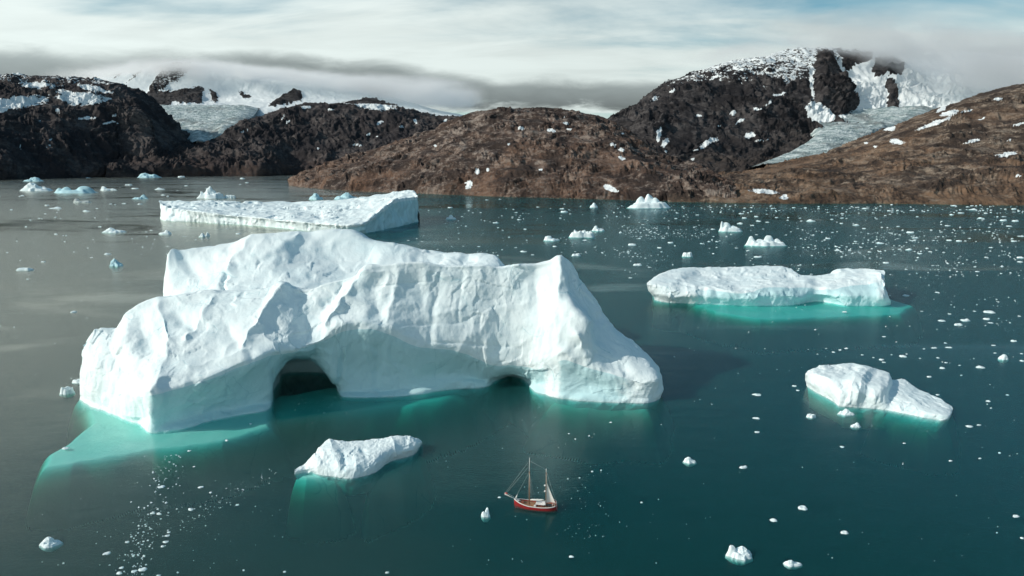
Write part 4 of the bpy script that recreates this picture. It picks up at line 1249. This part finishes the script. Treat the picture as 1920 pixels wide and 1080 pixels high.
def brash():
    """countless splinters of brash ice between the pieces"""
    rs = np.random.RandomState(5)
    pts = []

    def field(n, u0, u1, v0, v1, wmin, wmax, clump=0.0, dens=None):
        c = 0
        tries = 0
        while c < n and tries < n * 30:
            tries += 1
            u, v = rs.uniform(u0, u1), rs.uniform(v0, v1)
            if clump:
                m = perlin(np.array([[u / 70.0, v / 26.0, clump]]))[0] + 0.5 * perlin(np.array([[u / 22.0, v / 9.0, clump]]))[0]
                if m < rs.uniform(-0.25, 0.55):
                    continue
            if dens and rs.rand() > dens(u, v):
                continue
            w_ = wmin + (wmax - wmin) * rs.rand() ** 2.6
            pts.append((u, v, w_))
            c += 1

    field(650, 1150, 1920, 384, 520, 1.2, 5.5, 3.1)
    field(300, 1500, 1920, 430, 480, 1.0, 5.0, 7.7)
    field(260, 780, 1250, 378, 480, 1.2, 5.0, 1.9)
    field(220, 1180, 1920, 384, 400, 1.2, 5.5)
    field(170, 1450, 1920, 480, 620, 1.2, 4.0, 2.3)
    field(70, 1250, 1920, 600, 760, 1.0, 3.5, 5.5)
    field(40, 1250, 1920, 760, 1060, 1.0, 3.0)
    field(120, 0, 480, 340, 480, 1.2, 5.0, 4.4)
    field(60, 0, 300, 480, 720, 1.0, 3.0)
    field(260, 190, 345, 850, 1080, 1.0, 5.0, 0.0, lambda u, v: math.exp(-((u - (325 - (v - 850) * 0.33)) / 26.0) ** 2))
    field(90, 340, 520, 880, 1000, 1.0, 3.5, 0.0, lambda u, v: math.exp(-((v - (985 - (u - 340) * 0.6)) / 16.0) ** 2))
    field(45, 1040, 1140, 860, 1010, 0.9, 2.4, 9.1)
    field(60, 800, 1240, 760, 1060, 1.0, 2.6)
    field(60, 540, 660, 722, 800, 1.0, 2.6)
    field(170, 1130, 1330, 425, 445, 1.0, 3.5, 6.6)
    field(60, 60, 560, 900, 1070, 1.0, 3.0)
    th = np.linspace(0, 2 * np.pi, 7, endpoint=False)
    V, F = [], []
    for (u, v, w_) in pts:
        p, k = px_m(u, v)
        r = w_ * k * 0.5
        a = rs.uniform(0.6, 1.15, 7) * r
        b = a * rs.uniform(0.55, 0.9)
        h = r * rs.uniform(0.25, 0.55)
        n0 = len(V)
        ph = rs.uniform(0, 6.28)
        ring = [(p[0] + a[i] * math.cos(th[i]), p[1] + 0.8 * a[i] * math.sin(th[i]), -0.12) for i in range(7)]
        top = [(p[0] + b[i] * math.cos(th[i] + .2), p[1] + 0.8 * b[i] * math.sin(th[i] + .2), h * rs.uniform(0.5, 1.1)) for i in range(7)]
        V += ring + top + [(p[0] + 0.2 * r * math.cos(ph), p[1] + 0.2 * r * math.sin(ph), h * 1.15)]
        for i in range(7):
            j = (i + 1) % 7
            F.append((n0 + i, n0 + j, n0 + 7 + j, n0 + 7 + i))
            F.append((n0 + 7 + i, n0 + 7 + j, n0 + 14))
    o = mesh_obj('brash_ice', V, F, M_ICE_SMALL, smooth=False)
    tag(o, 'countless splinters of brash ice sprinkled over the water', 'brash ice', kind='stuff')


brash()


# ------------------------------------------------------------------ the boat
def make_boat():
    bow, stern = PZ(967, 947, 0), PZ(1041, 955, 0)
    mid = (bow + stern) / 2
    hd = bow - stern
    boat = empty('sailing_boat', (mid[0], mid[1], 0), math.atan2(hd[1], hd[0]), wp=False)
    tag(boat, 'red-hulled two-masted wooden sailing boat with one small white sail set', 'boat')
    L = np.linalg.norm(hd) / 2 * 1.06
    red = simple('red_hull_paint', (0.38, 0.026, 0.03), 0.4, scale=1.2, noise=0.14)
    white = simple('white_boat_paint', (0.80, 0.79, 0.76), 0.4, scale=2.0, noise=0.06)
    pink = simple('faded_hull_paint', (0.30, 0.05, 0.04), 0.5, scale=1.5, noise=0.1)
    wood = simple('oiled_deck', (0.40, 0.21, 0.11), 0.6, scale=5.0, noise=0.2)
    spar = simple('varnished_spar', (0.42, 0.22, 0.11), 0.4, scale=4.0, noise=0.15)
    dark = simple('dark_fittings', (0.02, 0.022, 0.025), 0.4)
    glass = simple('cabin_glass', (0.03, 0.05, 0.06), 0.1, spec=0.6)
    cloth = simple('sail_cloth', (0.80, 0.79, 0.74), 0.8, scale=1.0, noise=0.05)
    rope = simple('rigging_rope', (0.55, 0.55, 0.52), 0.7)
    orange = simple('lifebuoy_red', (0.65, 0.06, 0.03), 0.5)
    dwood = simple('cabin_wood', (0.30, 0.10, 0.06), 0.5, scale=4.0, noise=0.2)

    def tube(name, pts, rad, mat, parent, n=8):
        pts = [Vector(p) for p in pts]
        rad = rad if isinstance(rad, (list, tuple)) else [rad] * len(pts)
        V, F = [], []
        for i, p in enumerate(pts):
            d = (pts[min(i + 1, len(pts) - 1)] - pts[max(i - 1, 0)]).normalized()
            a = d.orthogonal().normalized()
            b = d.cross(a)
            for k in range(n):
                t = 2 * math.pi * k / n
                V.append(p + (a * math.cos(t) + b * math.sin(t)) * rad[i])
        for i in range(len(pts) - 1):
            for k in range(n):
                F.append((i * n + k, i * n + (k + 1) % n, (i + 1) * n + (k + 1) % n, (i + 1) * n + k))
        F.append(tuple(range(n))[::-1])
        F.append(tuple((len(pts) - 1) * n + k for k in range(n)))
        return mesh_obj(name, V, F, mat, parent)

    def box(name, c, s, mat, parent, taper=0.9, bev=0.08, rz=0.0):
        V = []
        hx, hy, hz = s[0] / 2, s[1] / 2, s[2]
        levels = [(0, 1.0), (hz - bev, taper + 0.03), (hz, taper - bev / max(hx, hy))]
        for (z, f) in levels:
            for sx, sy in ((-1, -1), (-1 + bev, -1.0), (1 - bev, -1), (1, -1 + bev), (1, 1 - bev), (1 - bev, 1), (-1 + bev, 1), (-1, 1 - bev)):
                x, y = sx * hx * f, sy * hy * f
                V.append((c[0] + x * math.cos(rz) - y * math.sin(rz), c[1] + x * math.sin(rz) + y * math.cos(rz), c[2] + z))
        F = []
        for l in range(2):
            for k in range(8):
                F.append((l * 8 + k, l * 8 + (k + 1) % 8, l * 8 + 8 + (k + 1) % 8, l * 8 + 8 + k))
        F.append(tuple(range(16, 24)))
        return mesh_obj(name, V, F, mat, parent, smooth=False)

    st = [(-1.0, 0.9, 0.45, 2.05), (-0.96, 1.45, 0.95, 1.95), (-0.86, 1.85, 1.5, 1.78), (-0.6, 2.3, 2.1, 1.48), (-0.2, 2.5, 2.38, 1.30), (0.2, 2.45, 2.25, 1.32),
          (0.52, 2.05, 1.65, 1.60), (0.76, 1.35, 0.85, 1.95), (0.90, 0.72, 0.32, 2.25), (0.98, 0.24, 0.08, 2.48), (1.02, 0.05, 0.03, 2.55)]

    def section_rows():
        rows = []
        prof = [('k', 0), ('b', .75), ('w', 1), ('m', 1), ('s', 1)]
        for side in (1, -1):
            seq = prof[::-1] if side == 1 else prof[1:]
            for (k, f) in seq:
                r = []
                for (x, bs, bw, zs) in st:
                    xx = x * L
                    if k == 'k':
                        r.append((xx * 0.96, 0, -1.3))
                    elif k == 'b':
                        r.append((xx * 0.98, side * bw * 0.72, -0.75))
                    elif k == 'w':
                        r.append((xx, side * bw, 0.0))
                    elif k == 'm':
                        r.append((xx, side * (bw * 0.45 + bs * 0.55), zs * 0.5))
                    else:
                        r.append((xx * 1.0, side * bs, zs))
                rows.append(r)
        return rows

    G, _, _ = loft(section_rows(), 90, 60, vpow=0.8)
    hull = mesh_obj('hull', G[:, ::-1], grid_faces(60, 90), red, boat)
    xs = np.array([s[0] * L for s in st])
    fx = np.linspace(xs[0], xs[-1], 60)
    bs = pchip(xs, np.array([[s[1]] for s in st]), fx)[:, 0]
    bw = pchip(xs, np.array([[s[2]] for s in st]), fx)[:, 0]
    zs = pchip(xs, np.array([[s[3]] for s in st]), fx)[:, 0]
    for sd in (1, -1):
        # bands that follow the sheer, each a little proud of the planking
        def band(name, f0, f1, mat, off):
            V, F = [], []
            for i in range(60):
                for f in (f0, f1):
                    # the planking curve through waterline, middle, sheer
                    yw, ym, ys = bw[i], bw[i] * 0.45 + bs[i] * 0.55, bs[i]
                    y = np.interp(f, [0, 0.5, 1], [yw, ym, ys]) + off
                    V.append((fx[i], sd * y, zs[i] * f))
            for i in range(59):
                q = (2 * i, 2 * i + 1, 2 * i + 3, 2 * i + 2)
                F.append(q if sd < 0 else q[::-1])
            return mesh_obj(name, V, F, mat, hull)
        band('rub_rail', 0.86, 0.97, white, 0.06)
        band('boot_stripe', 0.02, 0.16, pink, 0.035)
        tube('cap_rail', [(fx[i], sd * bs[i], zs[i] + 0.03) for i in range(0, 60, 2)] + [(fx[-1], 0, zs[-1] + 0.03)], 0.11, white, hull)
    # transom board
    mesh_obj('transom', [(-L * 1.003, -0.9, 2.05), (-L * 1.003, 0.9, 2.05), (-L * 1.003, 0.5, 0.1), (-L * 1.003, -0.5, 0.1)], [(0, 1, 2, 3)], white, hull, smooth=False)
    # deck
    V, F = [], []
    for i in range(60):
        for f in (-1, 0, 1):
            V.append((fx[i], f * (bs[i] - 0.06), zs[i] - 0.42 + (0.10 if f == 0 else 0)))
    for i in range(59):
        for k in range(2):
            F.append((i * 3 + k, i * 3 + k + 1, i * 3 + k + 4, i * 3 + k + 3)[::-1])
    deck = mesh_obj('deck', V, F, wood, boat)
    zd = lambda x: float(np.interp(x, fx, zs)) - 0.36
    box('hatch', (4.9, 0, zd(4.9)), (1.3, 1.2, 0.45), dwood, deck)
    box('skylight', (0.9, 0, zd(0.9)), (1.5, 1.2, 0.5), wood, deck)
    box('anchor_windlass', (6.5, 0, zd(6.5)), (0.7, 1.1, 0.6), white, deck)
    cab = box('cabin', (-1.9, 0, zd(-1.9)), (3.2, 2.6, 0.95), dwood, boat)
    for x in (-2.9, -1.9, -0.9):
        for sd in (1, -1):
            box('window', (x, sd * 1.25, zd(-1.9) + 0.35), (0.55, 0.12, 0.34), glass, cab, taper=1.0)
    box('cabin_roof', (-1.9, 0, zd(-1.9) + 0.93), (3.4, 2.8, 0.14), white, cab, taper=0.97)
    box('spray_hood', (-3.3, 0, zd(-3.3) + 0.9), (1.5, 2.3, 0.95), white, boat, taper=0.7)
    box('deck_locker', (-0.1, 1.3, zd(0)), (0.9, 0.7, 0.6), white, deck)
    box('cockpit', (-5.5, 0, zd(-5.5)), (2.4, 2.0, 0.5), dark, boat)
    box('steering_box', (-6.5, 0, zd(-6.5)), (0.6, 0.8, 0.95), dwood, boat)
    # spars
    mx, mz = 2.35, zd(2.35)
    main = tube('main_mast', [(mx, 0, mz - 0.2), (mx, 0, mz + 7), (mx - 0.02, 0, mz + 13.2)], [0.20, 0.18, 0.15], spar, boat, 10)
    tube('mast_top', [(mx - 0.02, 0, mz + 13.2), (mx - 0.03, 0, mz + 18.6)], [0.16, 0.09], white, main, 10)
    tube('crosstree', [(mx, -1.2, mz + 12.6), (mx, 1.2, mz + 12.6)], 0.06, spar, main)
    zx, zz = -4.0, zd(-4.0)
    mizz = tube('mizzen_mast', [(zx, 0, zz - 0.2), (zx, 0, zz + 13.4)], [0.16, 0.12], spar, boat, 10)
    tube('mast_top', [(zx, 0, zz + 13.4), (zx, 0, zz + 14.8)], [0.14, 0.12], white, mizz, 10)
    for hz in (7.9, 5.6):
        tube('radar_dome', [(zx + 0.38, 0, zz + hz), (zx + 0.38, 0, zz + hz + 0.08), (zx + 0.38, 0, zz + hz + 0.38), (zx + 0.38, 0, zz + hz + 0.5)], [0.25, 0.42, 0.40, 0.15], white, mizz, 12)
    boom = tube('main_boom', [(mx - 0.3, 0, mz + 1.55), (mx - 6.0, 0.2, mz + 2.25)], 0.10, spar, boat)
    fs = []
    for i in range(9):
        f = i / 8
        fs.append((mx - 0.5 - 5.2 * f, 0.2 * f, mz + 1.80 + 0.66 * f + 0.05 * math.sin(i * 2.1)))
    tube('furled_sail', fs, [0.15, 0.30, 0.33, 0.30, 0.33, 0.29, 0.28, 0.24, 0.12], cloth, boom, 10)
    tube('mizzen_boom', [(zx - 0.2, 0, zz + 1.0), (zx - 3.6, -0.35, zz + 1.15)], 0.08, spar, boat)
    # mizzen sail with belly
    V, F = [], []
    n = 14
    hd_, tk, cl = Vector((zx - 0.2, 0, zz + 9.3)), Vector((zx - 0.2, 0, zz + 1.15)), Vector((zx - 3.45, -0.35, zz + 1.3))
    for layer in (0, 0.03):
        for i in range(n + 1):
            for j in range(n + 1):
                a, b = i / n, j / n
                luff = tk.lerp(hd_, a)
                leech = cl.lerp(hd_, a)
                p = luff.lerp(leech, b)
                p.y -= 0.45 * math.sin(math.pi * b) * (1 - a) + layer
                V.append(p)
    for l in range(2):
        for i in range(n):
            for j in range(n):
                k = l * (n + 1) ** 2 + i * (n + 1) + j
                F.append((k, k + 1, k + n + 2, k + n + 1))
    mesh_obj('mizzen_sail', V, F, cloth, boat)
    # bowsprit with its net platform
    tipx, tipz = L + 3.9, 4.0
    bsp = tube('bowsprit', [(L - 2.4, 0, zd(L - 2.4) + 0.5), (L + 0.3, 0, 2.75), (tipx, 0, tipz)], [0.17, 0.16, 0.09], white, boat)
    for sd in (1, -1):
        tube('pulpit_rail', [(L + 0.2, sd * 0.55, 2.9), (tipx - 0.7, sd * 0.4, tipz + 0.35), (tipx - 0.05, sd * 0.1, tipz + 0.45)], 0.06, white, bsp)
        for f in (0.3, 0.6, 0.9):
            tube('stanchion', [(L + 0.2 + (tipx - L - 0.6) * f, sd * 0.2, 2.75 + 1.2 * f), (L + 0.2 + (tipx - L - 0.6) * f, sd * 0.46, 2.95 + 1.35 * f)], 0.045, white, bsp)
    tube('furled_jib', [(tipx - 0.2, 0, tipz + 0.3), (tipx - 0.75, 0, tipz + 0.5), (tipx - 1.3, 0, tipz + 0.25)], [0.22, 0.26, 0.2], orange, bsp)
    # standing rigging, one object for each wire
    top = mz + 17.4
    for a, b in (((tipx, 0, tipz + 0.1), (mx, 0, top)), ((tipx - 0.4, 0, tipz), (mx, 0, mz + 15.4)), ((L - 0.1, 0, 2.6), (mx, 0, mz + 13.0)),
                 ((mx, 0, top), (zx, 0, zz + 14.3)), ((zx, 0, zz + 14.0), (-L, 0, 2.2))):
        tube('stay', [a, b], 0.035, rope, boat, 5)
    for sd in (1, -1):
        for dx in (-1.7, -1.0, -0.3, 0.4):
            tube('shroud', [(mx + dx, sd * float(np.interp(mx + dx, fx, bs)), float(np.interp(mx + dx, fx, zs))), (mx, sd * 0.1, mz + 12.7)], 0.022, rope, boat, 5)
        for dx in (-1.2, -0.4):
            tube('shroud', [(zx + dx, sd * float(np.interp(zx + dx, fx, bs)), float(np.interp(zx + dx, fx, zs))), (zx, sd * 0.1, zz + 13.0)], 0.022, rope, boat, 5)
    tube('roller_jib', [(L - 0.6, 0, 2.95), (L - 0.75, 0, 3.6), (L - 1.1, 0, 4.4)], [0.32, 0.24, 0.06], white, boat)
    # stern rail, lifebuoys
    sr = []
    for k in range(11):
        a = -math.pi / 2 + math.pi * k / 10
        sr.append((-L + 1.3 - 1.35 * math.cos(a), 1.75 * math.sin(a), 2.95))
    rail = tube('stern_rail', sr, 0.06, white, boat)
    for k in range(0, 11, 2):
        tube('stanchion', [(sr[k][0], sr[k][1], 1.8), sr[k]], 0.05, white, rail)
    for (x, y, z, r) in ((-L + 0.35, -1.35, 2.45, 0.34), (-L + 0.12, 0.4, 2.5, 0.34), (-L + 0.7, -1.75, 2.45, 0.34)):
        c = [(x + 0.0, y + r * math.cos(t), z + r * math.sin(t)) for t in np.linspace(0, 2 * math.pi, 13)]
        tube('lifebuoy', c, 0.11, orange, rail, 6)
    tube('rudder', [(-L - 0.15, 0, 1.6), (-L - 0.2, 0, -1.0)], [0.12, 0.2], red, boat)
    box('outboard', (-L + 0.05, -0.95, 1.2), (0.4, 0.5, 0.9), dark, boat)


make_boat()


# ------------------------------------------------------------------ cloud lying on the mountains
def cloud(name, label, x0, x1, y0, y1, z0, z1, top, bot, density, seed, scale=0.0022, thr=(0.30, 0.62), soft=120.0):
    """top / bot: heights (m) at even steps from x0 to x1"""
    m, t = new_mat(name + '_vapour')
    pos = t.n('ShaderNodeNewGeometry').outputs['Position']
    xyz = t.n('ShaderNodeSeparateXYZ', {0: pos}).outputs
    f = t.n('ShaderNodeMapRange', {0: xyz[0], 1: float(x0), 2: float(x1), 3: 0.0, 4: 1.0}).outputs[0]

    def curve(vals):
        c = t.n('ShaderNodeFloatCurve', {'Value': f})
        cu = c.mapping.curves[0]
        n = len(vals)
        pts = [(i / (n - 1), (v - z0) / (z1 - z0)) for i, v in enumerate(vals)]
        cu.points[0].location = pts[0]
        cu.points[1].location = pts[-1]
        for p in pts[1:-1]:
            cu.points.new(*p)
        c.mapping.update()
        return t.n('ShaderNodeMapRange', {0: c.outputs[0], 1: 0.0, 2: 1.0, 3: float(z0), 4: float(z1)}).outputs[0]

    n1 = t.noise(t.mapping(pos, scale=(0.7, 1.0, 1.6), loc=(seed, seed * 2, 0)), scale, 5, 0.58, 0.5)
    n2 = t.noise(t.mapping(pos, scale=(0.35, 0.6, 1.0), loc=(seed * 3, 0, seed)), scale * 0.45, 2, 0.5, 0.3)
    zz = t.math('ADD', xyz[2], t.math('ADD', t.math('MULTIPLY', t.math('SUBTRACT', n1, 0.5), 380.0), t.math('MULTIPLY', t.math('SUBTRACT', n2, 0.5), 300.0)))
    a = t.ramp(t.math('SUBTRACT', curve(top), zz), 0.0, soft)
    b = t.ramp(t.math('SUBTRACT', zz, curve(bot)), 0.0, soft * 1.6)
    ends = t.math('MULTIPLY', t.ramp(f, 0.0, 0.10), t.ramp(f, 1.0, 0.90))
    yf = t.n('ShaderNodeMapRange', {0: xyz[1], 1: float(y0), 2: float(y1), 3: 0.0, 4: 1.0}).outputs[0]
    yw = t.math('MULTIPLY', t.ramp(yf, 0.0, 0.3), t.ramp(yf, 1.0, 0.7))
    d = t.math('MULTIPLY', t.math('MULTIPLY', a, b), t.math('MULTIPLY', ends, yw))
    d = t.math('MULTIPLY', d, t.ramp(n1, thr[0] + 0.06, thr[1], 0.10, 1.0))
    d = t.math('MULTIPLY', d, density)
    vol = t.n('ShaderNodeVolumeScatter', {'Color': (1.0, 1.0, 1.0, 1), 'Density': d, 'Anisotropy': 0.2})
    t.n('ShaderNodeOutputMaterial', {1: vol})
    X, Y = (x0, x1), (y0, y1)
    v = [(X[0], Y[0], z0), (X[1], Y[0], z0), (X[1], Y[1], z0), (X[0], Y[1], z0), (X[0], Y[0], z1), (X[1], Y[0], z1), (X[1], Y[1], z1), (X[0], Y[1], z1)]
    fc = [(3, 2, 1, 0), (4, 5, 6, 7), (0, 1, 5, 4), (1, 2, 6, 5), (2, 3, 7, 6), (3, 0, 4, 7)]
    o = mesh_obj(name, v, fc, m, smooth=False)
    tag(o, label, 'cloud', kind='stuff')
    return o


cloud('cloud', 'pale cloud cap pouring over the snowy mountains on the left', -6200, -300, 8750, 10400, 500, 1650,
      [1200, 1370, 1460, 1480, 1440, 1380, 1310, 1240, 1190, 1160, 1130], [1020, 1150, 1230, 1190, 1120, 1060, 990, 910, 840, 790, 780], 0.0085, 1.0)
cloud('cloud', 'pale cloud cap over the high peak and its icefall on the right', 1100, 5600, 4700, 6900, 380, 1300,
      [960, 1050, 1150, 1170, 1140, 1090, 1050, 1020, 1000, 1000], [890, 950, 1000, 1000, 850, 620, 520, 480, 460, 460], 0.0075, 4.0)
SC.cycles.volume_step_rate = 0.5
SC.cycles.volume_max_steps = 96


# ------------------------------------------------------------------ boulders along the shore
def shore_rocks():
    rs = np.random.RandomState(21)
    V, F = [], []
    base = [(1, 0, 0), (0.3, 0.9, 0), (-0.8, 0.6, 0), (-0.8, -0.6, 0), (0.3, -0.9, 0), (0, 0, 1.0)]
    line = [(560, 349.5), (640, 356.5), (720, 360.5), (800, 363.5), (880, 366.5), (960, 369.5), (1040, 371.5), (1120, 373.5), (1200, 375.5), (1290, 377.5),
            (1400, 380.2), (1480, 381.2), (1560, 381.2), (1640, 381.2), (1720, 382.2), (1800, 383.2), (1880, 384.2), (1930, 385)]
    lu, lv = [a for a, b in line], [b for a, b in line]
    for i in range(2600):
        u = rs.uniform(556, 1925)
        v = np.interp(u, lu, lv) - rs.rand() ** 2 * 5.0 + 0.3
        p, k = px_m(u, v)
        r = k * (0.5 + 2.2 * rs.rand() ** 4)
        z = max(0.0, (np.interp(u, lu, lv) - v) * k * 0.6) - 0.3 * r
        a = rs.uniform(0, 6.28)
        n0 = len(V)
        sx, sy, sz = r * rs.uniform(0.7, 1.4), r * rs.uniform(0.7, 1.2), r * rs.uniform(0.5, 1.1)
        for (x, y, zz) in base:
            x, y = x * sx * rs.uniform(0.7, 1.2), y * sy * rs.uniform(0.7, 1.2)
            V.append((p[0] + x * math.cos(a) - y * math.sin(a), p[1] + x * math.sin(a) + y * math.cos(a), z + zz * sz))
        for q in range(5):
            F.append((n0 + q, n0 + (q + 1) % 5, n0 + 5))
    o = mesh_obj('shore_rocks', V, F, simple('shore_stone', (0.24, 0.17, 0.12), 0.9, scale=0.08, noise=0.25), smooth=False)
    tag(o, 'pale and rusty boulders along the far shoreline', 'rocks', kind='stuff')


shore_rocks()
